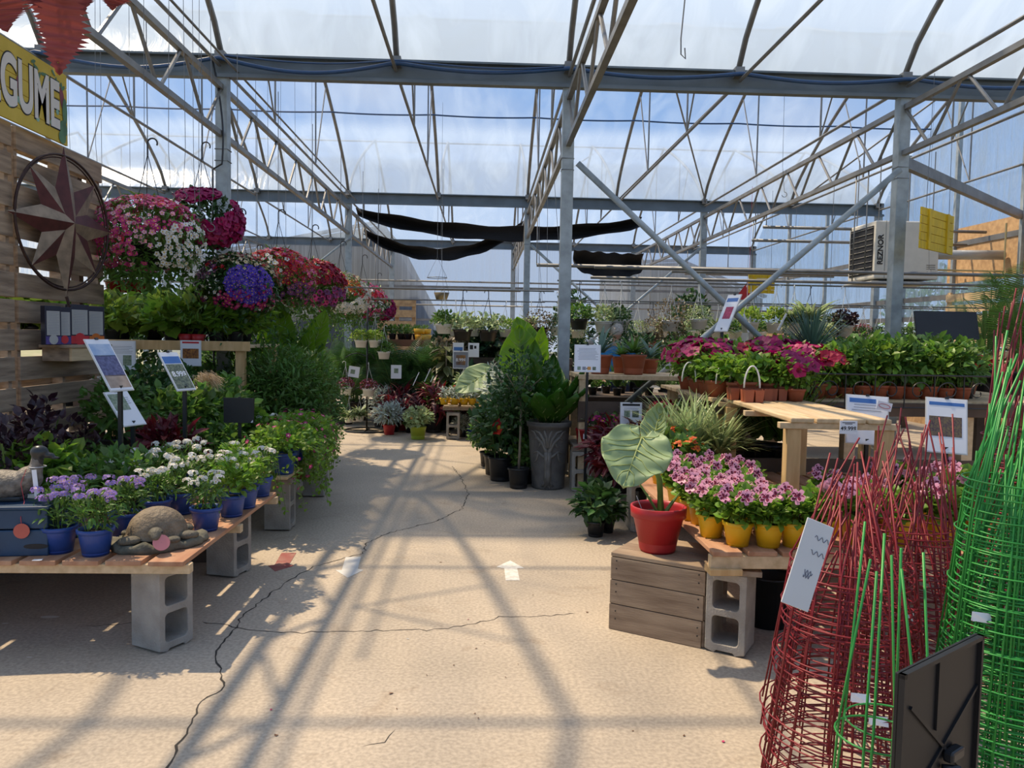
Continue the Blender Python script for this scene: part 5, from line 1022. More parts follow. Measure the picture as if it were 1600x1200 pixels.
for s in (-1,1):
    for pts,r0,r1 in (([(0.06*s,.05),(.05*s,.15),(.05*s,.28),(.07*s,.38)],.02,.018),([(0,.3),(.10*s,.40),(.30*s,.47),(.55*s,.52),(.8*s,.50)],.020,.006),([(.08*s,.38),(.20*s,.50),(.42*s,.57),(.7*s,.585)],.016,.005),([(0.05*s,.32),(.28*s,.34),(.55*s,.38),(.85*s,.36)],.014,.005),([(.02*s,.42),(.06*s,.52),(.18*s,.59)],.014,.005),([(.35*s,.48),(.45*s,.43),(.6*s,.43)],.009,.004),([(.5*s,.375),(.62*s,.30),(.8*s,.27)],.008,.004),
                      ([(.08*s,.10),(.18*s,.06),(.35*s,.035)],.016,.006),([(.03*s,.09),(.08*s,.04),(.15*s,.02)],.016,.007),([(.6*s,.52),(.75*s,.57),(.95*s,.58)],.008,.004)): P_,rl=branch(pts,r0*1.35,r1*1.5); mb.tube(P_,rl,8)
part('tree_relief',mb,PLR,t,True)
sb=thing('broad_leaf_plant','lush plant of broad upright glossy leaves growing in the tree relief planter','plant',(px_,py_,Hh-.05)); 
LGL=leafm('glossy_broad_leaf',(.07,.20,.02),.5,.2,.3)
rnd=random.Random(5)
for i in range(17):
    a=rnd.uniform(0,6.28); e=rnd.uniform(.45,1.45); L_=rnd.uniform(.36,.60); tip=Vector((math.cos(a)*math.cos(e),math.sin(a)*math.cos(e),math.sin(e))); j=Vector((math.cos(a)*.10,math.sin(a)*.10,.05+.16*rnd.random()))
    o=add_bigleaf(sb,j,leafrot(tip,(-math.cos(a)*math.sin(e),-math.sin(a)*math.sin(e),math.cos(e)+.05)),L_,L_*.42,LGL,notch=.05,cup=.14,n=14,m=5); part('stalk',MB().tube([(j.x*.3,j.y*.3,0),j],.007,5),STEM,sb)
for i in range(5):
    a=(-2.4,-1.9,-1.4,-.9,-.4)[i]; L_=.40; tip=Vector((math.cos(a)*.8,math.sin(a)*.8,.75)); j=Vector((math.cos(a)*.12,math.sin(a)*.12,.05)); add_bigleaf(sb,j,leafrot(tip,(-math.cos(a)*.4,-math.sin(a)*.4,.9)),L_,.22,LGL,notch=.05,cup=.25,n=14,m=5)
# person beyond the shelf
PYY=9.9; p=at(964,516,PYY); X0=p.x; t=thing('person','person seen from behind with short grey hair and blue shirt bending beyond the aloe shelf','person',(X0,PYY,0))
SKN=M('skin',(.48,.26,.18),.55,0,.06,10); HAIR=M('grey_white_hair',(.50,.46,.42),.7,0,.3,50,bump=.6); SHIRT=M('bright_blue_shirt',(.01,.17,.42),.7,0,.25,9,bump=.3); PANT=M('navy_trousers',(.012,.02,.05),.8,0,.2)
hz=p.z-.02
blob('body',[((0,0,hz),(.075,.09,.105)),((0,.075,hz-.02),(.02,.03,.03)),((0,0,1.15),(.17,.11,.25)),((0,.0,.95),(.16,.11,.14))],SKN,t,.012,caps=[([(0,0,hz-.13),(0,0,1.35)],[.052,.07]),([(-.17,0,1.36),(-.25,.03,1.10),(-.20,-.22,.98)],[.052,.042,.032]),([(.17,0,1.36),(.25,.03,1.10),(.2,.25,1.0)],[.052,.042,.032]),([(-.09,0,.95),(-.10,.02,.50),(-.10,0,.09)],[.085,.06,.045]),([(.09,0,.95),(.10,.02,.50),(.10,0,.09)],[.085,.06,.045]),([(-.10,-.02,.04),(-.10,.14,.035)],[.04,.033]),([(.10,-.02,.04),(.10,.14,.035)],[.04,.033])]+[([(-.20+.014*k,-.22,.98),(-.20+.018*k,-.28,.965),(-.20+.018*k,-.31,.945)],[.011,.009,.007]) for k in (-1.5,-.5,.5,1.5)]+[([(-.17,-.21,.98),(-.145,-.25,.97)],[.011,.008])]+[([(.20+.014*k,.25,1.0),(.20+.018*k,.31,.985),(.20+.018*k,.34,.965)],[.011,.009,.007]) for k in (-1.5,-.5,.5,1.5)])
blob('hair',[((0,-.012,hz+.022),(.084,.092,.098))],HAIR,t,.01)
blob('shirt',[((0,0,1.16),(.185,.125,.26)),((0,0,1.30),(.20,.11,.12))],SHIRT,t,.014,caps=[([(-.17,0,1.36),(-.235,.02,1.17)],[.066,.060]),([(.17,0,1.36),(.235,.02,1.17)],[.066,.060])])
blob('trousers',[((0,0,.93),(.175,.125,.12))],PANT,t,.014,caps=[([(-.09,0,.9),(-.10,.02,.50),(-.10,0,.12)],[.10,.075,.065]),([(.09,0,.9),(.10,.02,.50),(.10,0,.12)],[.10,.075,.065])])

blob('shoes',[],BLK,t,.01,caps=[([(-.10,-.03,.05),(-.10,.15,.04)],[.05,.042]),([(.10,-.03,.05),(.10,.15,.04)],[.05,.042])])
# ================================================================ RIGHT SIDE
ZR=.52
t=thing('wooden_crate','grey weathered wooden crate under the red pot',"crate",(.67,3.84,0),R(-32.3))
cw,cd,chh=.485,.43,.40
zz=0
for i,h in enumerate((.135,.125,.118)): part('front_board',MB().box((cw/2-.004*(2-i),.010,.0+zz+h/2),(cw-.006+.004*i,.02,h-.004)),CRATE,t,bev=.002); part('side_board',MB().box((.010,cd/2,zz+h/2),(.02,cd-.03,h-.004)),CRATE,t,bev=.002); part('side_board',MB().box((cw-.010,cd/2,zz+h/2),(.02,cd-.03,h-.004)),CRATE,t,bev=.002); zz+=h
for i in range(4): part('top_board',MB().box((cw/2,.052+i*.107,chh-.010),(cw+.004,.103,.02)),CRATE,t,bev=.003)
part('back_board',MB().box((cw/2,cd-.01,.19),(cw,.02,.37)),CRATE,t)
mb=MB()
for x in (.03,cw-.03):
    for z in (.06,.10,.20,.24,.32,.36): mb.sph((x,-.001,z),.004,6,4)
part('nail_heads',mb,INK,t)
cinder((1.215,3.60,0),R(-33),'cinder block on end under the corner of the yellow pot bench')
solo('cap_board',MB().box((0,0,.013),(.23,.22,.026)),WOOD,'short weathered board capping the cinder block under the yellow pot bench','board',bev=.003,loc=(1.225,3.59,.391)).rotation_euler=(0,0,R(-14))
for x,y,lab in ((2.9,3.7,'cinder block on end under the right front of the yellow pot bench'),(1.25,5.9,'cinder block on end at the back left of the yellow pot bench'),(2.9,5.9,'cinder block on end at the back right of the yellow pot bench')): cinder((x,y,0),0,lab)
bench('pallet_bench','low pallet bench holding yellow pots of pink pelargoniums on the right',1.06,3.16,3.43,6.2,ZR,13,WOODR,str_y=(3.46,4.8,6.15),sh=.06)
part('corner_block',MB().box((1.13,3.47,.425),(.15,.10,.03)),WOODY,bpy.data.objects['pallet_bench.002'] if 'pallet_bench.002' in bpy.data.objects else t,bev=.003)
# yellow pots
front=[(1107,838),(1152,851),(1200,853),(1241,853),(1072,812),(1060,790)]
spots=[]
for i,(px,py) in enumerate(front):
    q=on(px,py,ZR); spots.append((max(q.x,1.14),q.y,['leftmost corner of the front row','second in the front row','third in the front row','fourth in the front row, nearest the cages','behind the corner pot at the left edge','further back along the left edge'][i]))
k=0
for r,(y0,xs) in enumerate(((3.76,(1.30,1.43,1.82,1.98)),(3.96,(1.17,1.36,2.10)),(4.18,(1.28,1.48,1.95)),(4.42,(1.17,1.36,1.55,2.4)),(4.66,(1.27,1.48)))):
    for j,x in enumerate(xs): spots.append((x+random.uniform(-.015,.015),y0+random.uniform(-.02,.02),'%s from the left in the %s row back'%(ORD[j],ORD[r+1])))
for x,y,w_ in spots: place('pelarg',(x,y,ZR),'yellow pot of pink pelargonium, '+w_,'flower pot','yellow pots of pelargoniums',s=random.uniform(.96,1.04),rz=random.uniform(-.5,.5))
for i,(x,y) in enumerate(((1.62,3.58),(1.82,3.60),(2.02,3.60),(2.25,3.62),(2.3,3.85),(2.5,3.7),(2.5,4.0),(2.7,3.85),(2.45,4.4),(2.75,4.3),(2.9,4.0))): place('pelarg',(x,y,ZR),'yellow pot of pink pelargonium seen through the red cages, %s from the left'%ORD[i],'flower pot','pelargoniums behind the red cages',s=1.1)
for i,(px,Y,s) in enumerate(((1035,5.1,1.2),(1055,5.2,1.2),(1020,5.4,1.1),(1075,4.95,1.1))): q=at(px,740,Y); place('pelarg_o',(max(1.16,q.x),Y,ZR),'yellow pot of orange and red impatiens behind the elephant ear, %s from the left'%ORD[i],'flower pot','impatiens behind the elephant ear',s=s)
for i,(px,Y,s,k) in enumerate(((1060,5.6,1.25,'grass'),(1085,5.45,1.3,'grass'),(1108,5.8,1.25,'grass'),(1125,5.4,1.15,'grass'),(1040,5.9,1.1,'grass'),(1200,5.85,1.5,'grass_g'),(1230,5.7,1.4,'grass_g'),(1180,6.05,1.4,'grass_g'),(1215,6.0,1.3,'grass_g'))): q=at(px,700,Y); place(k,(max(q.x,1.2),Y,ZR),('pale striped grass in front of the pine table leg' if k=='grass' else 'tall thin dark grass in shade behind the pine table')+', %s along'%ORD[i],'plant','striped and dark grasses on the yellow pot bench',s=s)
for i,(px,Y) in enumerate(((1065,6.35),(1100,6.5),(1135,6.4),(1085,6.75),(1120,6.8),(1050,6.7),(1150,6.75))): q=at(px,680,Y); place('pet_red' if i%2 else 'imp_red',(q.x,Y,.55),'crimson flowered plant behind the striped grasses, %s nearest'%ORD[i],'flower pot','crimson plants behind the grasses',s=1.2)
t=shelf('plant_shelf','low dark shelf of crimson flowers behind the striped grasses',1.45,2.6,6.25,7.0,.55,WOODD)
# red pot and its elephant ear
q=on(1033,867,.40); rp=thing('potted_elephant_ear','red plastic pot on the grey crate with a large pale green elephant ear plant','potted plant',(q.x,q.y+.085,.40),0)
link('pot',potmesh(.135,.088,.235,REDP,.018,40,.055),rp); link('soil',soilmesh(.115,.195),rp)
def lf(px,py,Y,L_,W_,tip,nm,mat=LEARP,pts=None,r=(.016,.009),**k):
    j=at(px,py,Y)-rp.location; add_bigleaf(rp,j,leafrot(tip,nm),L_,W_,mat,**k); part('stalk',MB().tube(pts(j) if pts else [(0,0,.19),(j.x*.4,j.y*.4,.19+(j.z-.19)*.5),j],[r[0],(r[0]+r[1])/2,r[1]],8),STEM,rp,True)
lf(1003,684,3.62,.27,.345,(-.42,-.55,-.72),(-.10,-.62,.75),LEARP,pts=lambda j:[(.012,0,.19),(.01,.03,.36),j],drop=.15,wave=.11,cup=.10,r=(.018,.010))
lf(1020,690,3.86,.20,.16,(.25,.05,1),(-.75,-.6,.15),LEARP,pts=lambda j:[(.02,.01,.19),(.0,.02,.38),j],cup=.3,notch=.12)
part('stalk',MB().tube([(.0,.0,.19),(-.05,-.0,.27),(-.11,.02,.36)],[.009,.007,.004],6),STEM,rp); part('stalk',MB().tube([(.03,0,.19),(.07,.0,.25),(.11,.01,.30)],[.012,.009,.004],6),STEM,rp)
q=at(985,802,3.62)-rp.location; part('plant_label',MB().bar((-.075,-.02,.18),(-.118,-.01,.285),.014,.002),M('grey_label',(.45,.48,.50),.5),rp)
# small black pots on the floor
q=on(932,840); place('nerve',(q.x,q.y+.05,0),'small bushy plant in a black pot standing alone on the aisle floor','potted plant',s=.78)
for i,(px,py,s) in enumerate(((990,838,.6),(1005,812,.62))): q=on(px,py); place('nerve',(min(q.x,.98) ,q.y+.12,0),'striped leaved plant in a black pot left of the crate, %s from the front'%ORD[i],'potted plant','striped leaved plants by the crate',s=s)
solo('black_tub',MB().lathe([(.001,0),(.10,0),(.125,.27),(.13,.27),(.115,.25),(.09,.01)],28),BLK,'empty black tub standing in the shade behind the cinder block','tub',smooth=True,loc=(1.52,3.92,0))
# pine display table
t=thing('pine_table','small pine slat table with a 49.99$ price card, on the yellow pot bench','table',(1.695,4.15,ZR),R(-3.5))
TL_,TW,TH_=1.45,.58,.55
for i in range(4): part('plank',MB().box((.07+i*.141,TL_/2,TH_-.014),(.128,TL_,.028)),WOODB,t,bev=.007)
for y in (.035,TL_/2,TL_-.04): part('cross_rail',MB().box((TW/2-.01,y,TH_-.045),(TW+.08,.05,.034)),WOODB,t,bev=.003)
for x in (.035,TW-.035):
    for y in (.06,TL_-.07): part('leg',MB().box((x,y,(TH_-.062)/2),(.078,.078,TH_-.062)),WOODY,t,bev=.004)
card=part('price_card',MB().box((.315,-.012,TH_-.045),(.095,.004,.072)),PAPER,t)
fr=Matrix(((1,0,0),(0,0,-1),(0,1,0)))
text('49.99$',.031,INK,card,(.315,-.0150,TH_-.052),fr,'price_text',.0004,.0004); text('CACHE-POT EN BOIS',.0075,INK,card,(.315,-.0150,TH_-.021),fr,'small_text',.0003,.0002) if False else part('small_text',MB().box((.315,-.0145,TH_-.019),(.07,.001,.0035)).box((.315,-.0145,TH_-.026),(.04,.001,.0035)),INK,card)
# trays of petunias on the table back and the tall bench
t=thing('tall_bench','chest high timber bench of petunias and vegetable trays on the right','bench',(3.15,6.5,0))
for i in range(8): part('plank',MB().box((0,-.80+i*.21,1.05),(2.9,.185,.03)),WOODB,t,bev=.003)
part('front_board',MB().box((0,-.92,1.00),(2.9,.03,.10)),WOODD,t,bev=.003)
for x in (-1.36,-.4,.5,1.36):
    for y in (-.85,.65): part('leg',MB().box((x,y,.515),(.085,.085,1.03)),WOODY if x<-1 else WOODB,t,bev=.003)
part('lower_rail',MB().box((0,-.88,.55),(2.8,.03,.14)),WOODD,t)
def cells(x,y,z,label,n=2,rz=0):
    tr=thing('seedling_tray',label,'tray',(x,y,z),rz)
    for i in range(n):
        for j in range(2):
            mb=MB(); w=.062
            mb.add([(a*w*.42,b*w*.42,0) for a,b in ((-1,-1),(1,-1),(1,1),(-1,1))]+[(a*w*.5,b*w*.5,.085) for a,b in ((-1,-1),(1,-1),(1,1),(-1,1))],[(3,2,1,0),(0,1,5,4),(1,2,6,5),(2,3,7,6),(3,0,4,7)]); o=part('cell',mb,TERR,tr); o.location=((i-(n-1)/2)*.068,(j-.5)*.068,0); 
            part('soil',MB().box((0,0,.075),(.056,.056,.004)),SOIL,o)
    return tr
ty=0
for i,(px,Y,n) in enumerate(((1150,5.42,3),(1182,5.38,3),(1212,5.40,2),(1150,5.22,2))):
    q=at(px,600,Y); cells(min(max(q.x,1.86),2.2),Y,1.071,'terracotta coloured cell tray on the back of the pine table, %s from the left'%ORD[i],n,R(-3))
PP=[]
for i,(px,py,Y,k,s) in enumerate(((1140,560,5.5,'pet_leaf',1.2),(1170,575,5.45,'pet_leaf',1.3),(1200,560,5.5,'pet_leaf',1.2),(1225,575,5.45,'pet_crim',1.0),(1245,590,5.35,'pet_crim',.9),
    (1040,545,6.6,'pet_crim',1.15),(1030,560,6.3,'pet_red',1.1),(1065,560,6.2,'pet_red',1.15),(1095,560,6.0,'pet_crim',1.15),(1095,545,6.6,'pet_crim',1.25),(1125,545,6.4,'pet_crim',1.2),(1160,545,6.1,'pet_red',1.2),(1200,535,6.3,'pet_crim',1.3),(1225,540,6.6,'pet_crim',1.25),(1260,570,5.8,'pet_crim',1.15),(1275,590,5.75,'pet_red',1.15),(1235,570,5.9,'pet_red',1.1),(1060,575,5.85,'pet_leaf',1.2),(1110,585,5.75,'pet_leaf',1.25),(1080,590,5.8,'pet_leaf',1.2),(1190,545,6.0,'pet_crim',1.1))):
    q=at(px,py,Y); x=q.x
    if Y<5.55: z=1.071; x=min(max(x,1.86),2.22)
    else: z=1.066; x=max(x,1.78)
    place(k,(x,Y,z),('leafy petunia seedling' if k=='pet_leaf' else ('deep magenta petunia' if k=='pet_crim' else 'crimson petunia'))+(' on the pine table' if z>1.07 else ' on the tall bench')+', %s of the group'%(ORD[i] if i<18 else ORD[i-18]+' from the end'),'petunia','petunias on the right benches',s=s)
HND=M('white_handle',(.72,.72,.70),.4)
for i,(px,py,Y) in enumerate(((1122,578,5.72),(1165,590,5.3),(1220,582,5.6),(1238,585,5.75),(1070,570,6.0))):
    q=at(px,py+28,Y); mb=MB().tube([(.055*math.cos(a),.0,.15*math.sin(a)) for a in np.linspace(0,PI,14)],.006,6); z0=1.17; solo('tray_handle',mb,HND,'white hooped plastic tray handle rising among the petunias, %s from the left'%ORD[[1,2,3,4,0][i]],'handle','white tray handles',smooth=True,loc=(q.x,Y-.12,z0))
# vegetable trays behind the scroll rack
for i,(px,Y) in enumerate([(1295+26*j,5.80+.0*j) for j in range(9)]+[(1300+30*j,6.1) for j in range(8)]+[(1310+34*j,6.5) for j in range(7)]+[(1320+36*j,6.9) for j in range(5)]):
    q=at(px,600,Y); place(('veg','veg2','veg2')[i%3],(min(q.x,4.5),Y,1.066),'green vegetable seedling on the tall bench, %s from the left, %s row'%(ORD[(i if i<9 else i-9 if i<17 else i-17 if i<24 else i-24)],('front','second','third','rear')[0 if i<9 else 1 if i<17 else 2 if i<24 else 3]),'plant','vegetable seedlings on the tall bench',s=random.uniform(.85,1.05))
for i,(px,py,Y,k) in enumerate(((1510,520,6.0,'imp_red'),(1325,525,7.3,'pet_crim'),(1425,505,7.4,'imp_red'),(1300,530,7.4,'pelarg_o'))): q=at(px,py,Y); place(k,(min(q.x,4.5),min(Y,7.2),1.066 if Y<7.3 else 1.066),'red flowered plant among the vegetables, %s'%('right','left','middle rear','left rear')[i],'flower pot',s=1.2)
# black scroll work rack
t=thing('scroll_rack','black wrought iron scroll fence panel in front of the vegetable trays','rack',(3.05,5.52,1.02),R(-1)); RK=BLK
part('frame',MB().tube([(-.62,0,0),(-.62,0,.24),(.72,0,.24),(.72,0,0)],.007,6,closed=True),RK,t); part('ball_post',MB().tube([(-.62,0,-.02),(-.62,0,.31)],.009,6).sph((-.62,0,.32),.016,8,6),RK,t)
for k in range(6):
    x=-.5+k*.22; s=1 if k%2 else -1
    part('scroll',MB().tube([(x+s*(.085-.011*a)*math.cos(a),0,.12+(.085-.011*a)*math.sin(a)) for a in np.linspace(0,6.5,26)],.005,5),RK,t); part('upright',MB().tube([(x+.11,0,0),(x+.11,0,.24)],.005,5),RK,t)
t=thing('iron_bracket','thin black scroll bracket on the bench front left of the rack','bracket',(2.42,5.50,1.0)); part('scroll',MB().tube([(.05*math.cos(a)*(1-.09*a),0,.12+.06*math.sin(a)*(1-.09*a)) for a in np.linspace(0,7,24)],.005,5).tube([(0,0,.06),(-.02,0,-.02),(.02,0,-.06),(0,0,-.10)],.005,5),RK,t)
# yucca, aloes and their shelf
q=at(1267,560,6.5); solo('pot_stand',MB().box((0,0,.07),(.26,.26,.14)),WOODD,'dark wooden block under the yucca on the tall bench','stand',loc=(q.x,6.5,1.065)); place('yucca',(q.x,6.5,1.205),'spiky blue green yucca in a pot behind the petunias','potted plant',s=1.15,rz=0)
shelf('plant_shelf','timber shelf carrying aloes in terracotta pots by the aisle column',.93,2.25,7.4,8.2,1.14,WOODB,th=.045)
part('lower_board',MB().box((0,-.38,-.36+1.14),(1.32,.04,.20)),WOODD,bpy.data.objects['plant_shelf.003'] if 'plant_shelf.003' in bpy.data.objects else t); 
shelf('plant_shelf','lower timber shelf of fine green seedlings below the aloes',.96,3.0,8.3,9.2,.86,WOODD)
for i,(px,Y,k,s,lab) in enumerate(((938,7.65,'agave',1.0,'agave with long grey green leaves in a terracotta pot, behind the white sheet'),(990,7.6,'brom',1.05,'rosette plant in a brown square rimmed pot on the aloe shelf'),(972,7.95,'brom',.9,'second rosette plant behind on the aloe shelf'),(1015,7.9,'agave',.8,'small agave at the right of the aloe shelf'))): q=at(px,560,Y); place(k,(q.x,Y,1.14),lab,'potted plant',s=s)
fill(['grass_g','imp_white','far_small'],9,1.05,2.6,8.45,9.0,.86,'fine green seedling tray plant under the aloe shelf','plant','seedlings below the aloe shelf',.6,.75,.2)
st=at(925,500,8.0); blob('garden_statue',[((0,0,.32),(.035,.03,.04)),((0,0,.15),(.055,.045,.13))],M('statue_grey',(.32,.31,.29),.8,0,.2,20,bump=.4),None,.008,loc=(st.x,8.0,1.14)); tag(bpy.data.objects['garden_statue'],'small grey stone figure on the aloe shelf beside the column','statue')
q=at(918,560,6.8); sign('information_sheet','pale blue information sheet with tiny pictures on a black post, right of the big planter',q,-95,12,.235,.25,[(.12+.19*k,.08,.25+.19*k,.2,(GRP,GREYT,ORPH,DKPH)[k],'picture') for k in range(4)],.0,WHTP,lines=9)
q=at(986,652,6.6); sign('information_sheet','white sheet with two small pictures standing in the petunias behind the big leaf',q,-92,4,.19,.26,[(.1,.88,.9,.95,INK,'black_header'),(.18,.5,.45,.72,GRP,'picture_left'),(.55,.5,.85,.72,DKPH,'picture_right')],0.0,WHTP,lines=3)
# lower bench by the aisle
t=bench('pallet_bench','small plank bench on a cinder block beside the tree relief planter',.0,.95,.0,1.0,.46,6,WOOD,org=(.875,7.36),sh=.045,across=True)
cinder((.975,7.46,0),0,'cinder block on end beside the tree relief planter'); cinder((1.8,7.42,0),0,'cinder block on end farther right under the small plank bench')
mb=MB().lathe([(.001,0),(.062,0),(.082,.15),(.086,.15),(.078,.13)],20); t=solo('red_pot',mb,REDP,'small red pot with a white label on the small plank bench','pot',smooth=True,loc=(1.0,7.47,.46)); part('label',MB().box((.0,-.078,.08),(.03,.006,.05)),PAPER,t)
for i,(px,Y,k,s) in enumerate(((938,7.5,'varlow',.8),(945,7.38,'pet_low',1.0),(968,7.42,'pet_low',1.0),(990,7.45,'pet_low',1.0),(955,7.8,'imp_white',1.1),(985,7.9,'imp_pink',1.1),(1005,7.6,'pet_low',1.0))): q=at(px,680,Y); place(k,(q.x,Y,.46),('striped leafed plant' if k=='varlow' else 'magenta petunia' if k=='pet_low' else 'small bedding plant')+' on the small plank bench, %s from the left'%ORD[i],'flower pot','petunias on the small plank bench',s=s)
fill(['pet_low','imp_red','varlow','sh_low'],8,1.15,2.3,7.3,8.3,.25,'low plant in the shade under the aloe shelf','plant','low plants under the aloe shelf',1,1.3,.28)
fill(['coleus','pet_red','imp_red'],6,1.15,1.45,6.35,7.1,.2,'dark red plant between the petunia benches','plant','dark red plants between the benches',1.1,1.4,.18)
# signs on the right bench
q=at(1355,656,4.95); sign('information_sheet','white sheet with blue header and a folded red printed slip, right of the pine table',q,-100,16,.27,.33,[(.08,.84,.7,.93,BLUEB,'blue_header'),(.3,.40,.62,.58,MAGP,'picture')],ZR,WHTP,lines=3,roll=-3)
q=at(1378,634,4.9); t=thing('folded_slip','small white slip with a red oval print on the right information sheet','paper slip',q); part('paper',MB().box((0,-.03,0),(.10,.003,.055),ry=R(12)),PAPER,t); part('red_oval',MB().tube([(.038*math.cos(a),-.034,.014*math.sin(a)-.008*math.cos(a)) for a in np.linspace(0,2*PI,20)[:-1]],.0015,4,closed=True),REDT,t)
q=at(1479,665,4.4); sign('information_sheet','white sheet with blue header and tan foliage picture behind the cages',q,-102,15,.23,.33,[(.08,.86,.92,.92,BLUEB,'blue_header'),(.08,.30,.86,.66,PURP,'picture')],ZR,WHTP,lines=0,roll=-3)
q=at(1137,489,6.5); sign('price_sign','tall narrow tilted sign with a magenta flower picture above the petunias',q,-150,27,.15,.36,[(.1,.80,.9,.90,BLUEB,'header'),(.25,.34,.8,.66,MAGP,'picture')],1.066,WHTP,lines=0)
for px,py,Y,sg,lab in ((1166,505,9.7,.30,'long white plastic label hanging among the right baskets, left'),(1222,503,9.7,-.45,'long pale blue plastic label hanging among the right baskets, right')): p=at(px,py,Y); solo('plant_label',MB().box((0,0,0),(.025,.004,.24),ry=sg*-1).tube([(-.03*(1 if sg>0 else -1),0,.12),(0,0,.35),(0,0,.55)],.002,4),PAPER,lab,'plant label',loc=p)
# far right benches
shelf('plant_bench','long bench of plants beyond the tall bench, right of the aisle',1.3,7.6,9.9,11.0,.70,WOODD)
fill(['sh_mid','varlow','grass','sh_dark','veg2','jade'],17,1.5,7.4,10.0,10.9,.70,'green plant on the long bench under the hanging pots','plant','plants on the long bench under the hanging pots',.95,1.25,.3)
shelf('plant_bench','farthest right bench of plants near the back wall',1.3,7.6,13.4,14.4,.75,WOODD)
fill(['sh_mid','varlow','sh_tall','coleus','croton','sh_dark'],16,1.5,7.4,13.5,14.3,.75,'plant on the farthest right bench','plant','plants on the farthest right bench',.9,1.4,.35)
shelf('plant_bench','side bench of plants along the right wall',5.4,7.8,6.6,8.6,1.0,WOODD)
fill(['sh_mid','veg','imp_white','sh_dark','palm_b'],14,5.4,7.7,6.7,8.5,1.0,'green plant on the side bench at the right wall','plant','plants on the right wall bench',.8,1.15,.35)
shelf('plant_bench','middle bench of vegetable plants behind the tall bench',2.9,5.2,7.7,8.3,1.0,WOODD)
fill(['veg','veg2','imp_red','veg'],12,3.0,5.1,7.75,8.2,1.0,'vegetable plant on the middle bench','plant','vegetable plants on the middle bench',.9,1.2,.2)
for i,(px,py,Y,s) in enumerate(((1545,450,8.0,1.15),(1592,450,7.4,1.2))): q=at(px,py+60,Y); place('fanpalm',(q.x,Y,1.0),'narrow leaved palm standing high on the right wall bench, %s'%('left' if i==0 else 'right'),'palm',s=s)
q=at(1500,520,9.0); solo('dark_sign_back',MB().box((0,0,0),(.62,.02,.28),rx=R(-15)).bar((0,.03,-.6),(0,.03,0),.03,.03),BLK,'black tilted board back standing behind the vegetable seedlings','board',loc=(at(1478,525,7.35).x,7.35,1.68))
# right wall upper boarding, heater and flue
struct('wall_right_boarding',MB().box((8.27,11.6,3.05),(.03,3.8,.95)),OSB)
t=thing('slatted_wood_panel','panel of pale pallet slats on the right wall beside the yard opening','wooden panel',(8.05,12.3,0))
for i in range(6): part('slat',MB().box((0,0,1.35+i*.19),(.02,1.7,.13)),WOODB,t)
for y in (-.8,.8): part('upright',MB().box((.03,y,1.2),(.04,.09,2.4)),WOODB,t)
HTW=M('heater_cream_enamel',(.64,.62,.55),.45,.1,.05); HTS=M('heater_seam',(.33,.33,.30),.5,.1,0)
t=thing('unit_heater','cream gas heater box with a black louvred end hung from the roof frame','heater',(5.95,11.6,2.49)); hw,hd,hh=1.0,.85,.88
part('casing',MB().box((hw/2,hd/2,hh/2),(hw,hd,hh)),HTW,t,bev=.02); part('end_seam',MB().box((.16,-.002,hh/2),(.008,.006,hh)).box((.36,-.002,hh/2),(.008,.006,hh)),HTS,t)
part('louvre_recess',MB().box((-.004,hd/2,hh*.5),(.01,hd-.12,hh-.14)),INK,t)
for i in range(9): part('louvre_blade',MB().box((-.014,hd/2,.1+i*.085),(.018,hd-.13,.004),ry=R(-25)),HTS,t)
text('REZNOR',.115,INK,t,(.085,-.006,hh*.50),Matrix(((0,-1,0),(0,0,-1),(1,0,0))),'lettering',.002,.003)
part('vent_slots',MB().box((.62,-.003,.10),(.12,.006,.03)).box((.88,-.003,.22),(.14,.004,.006)).box((.88,-.003,.19),(.14,.004,.006)).box((.88,-.003,.16),(.14,.004,.006)),INK,t)
part('drip_tray',MB().box((hw/2,hd/2,-.05),(hw+.1,hd+.06,.03)),HTS,t,bev=.01)
for x in (.08,hw-.08):
    for y in (.08,hd-.08): part('hanging_rod',MB().tube([(x,y,hh),(x,y,1.95)],.008,5),GALV,t)
part('flue_pipe',MB().tube([(hw,.35,.42),(2.25,.35,.44)],.075,16),M('flue_grey',(.42,.43,.42),.4,.3,.05),t,True); part('gas_pipe',MB().tube([(hw,.1,.16),(2.1,.1,.16),(2.1,.1,.9)],.015,8),M('brass_pipe',(.45,.38,.2),.4,.6,.1),t)
def yboard(px,py,Y,w,h,az,lab,n=5,top=4.25):
    c=at(px,py,Y); t=thing('yellow_board_sign',lab,'sign',(c.x,c.y,c.z),R(az))
    for i in range(n): part('board',MB().box((0,0,-h/2+h*(i+.5)/n),(w+random.uniform(-.02,.02),.018,h/n-.005)),YELS,t,bev=.002)
    for s in (-1,1): part('batten',MB().box((s*w*.28,-.018,0),(.06,.018,h*.98)),YELS,t); part('hanging_wire',MB().tube([(s*w*.35,0,h/2),(s*w*.30,0,top-c.z)],.003,4),WIRE,t)
    return t
yboard(1464,362,8.0,.88,.42,39,'yellow painted board sign seen from the back, hanging right of the bench column')
yboard(1190,444,14,.50,.34,4,'small far yellow board sign hanging beyond the petunias')
q=at(1148,452,15); solo('red_cone_flag',MB().tube([(.28,0,.2),(.28,0,2.0)],.003,4).add([(0,0,-.2),(.35,0,-.2),(.28,0,.2),(.3,.02,0)],[(0,1,2),(0,2,3),(0,3,1),(1,3,2)]),REDT,'red pointed cloth tip beside the far yellow sign','flag',loc=q)
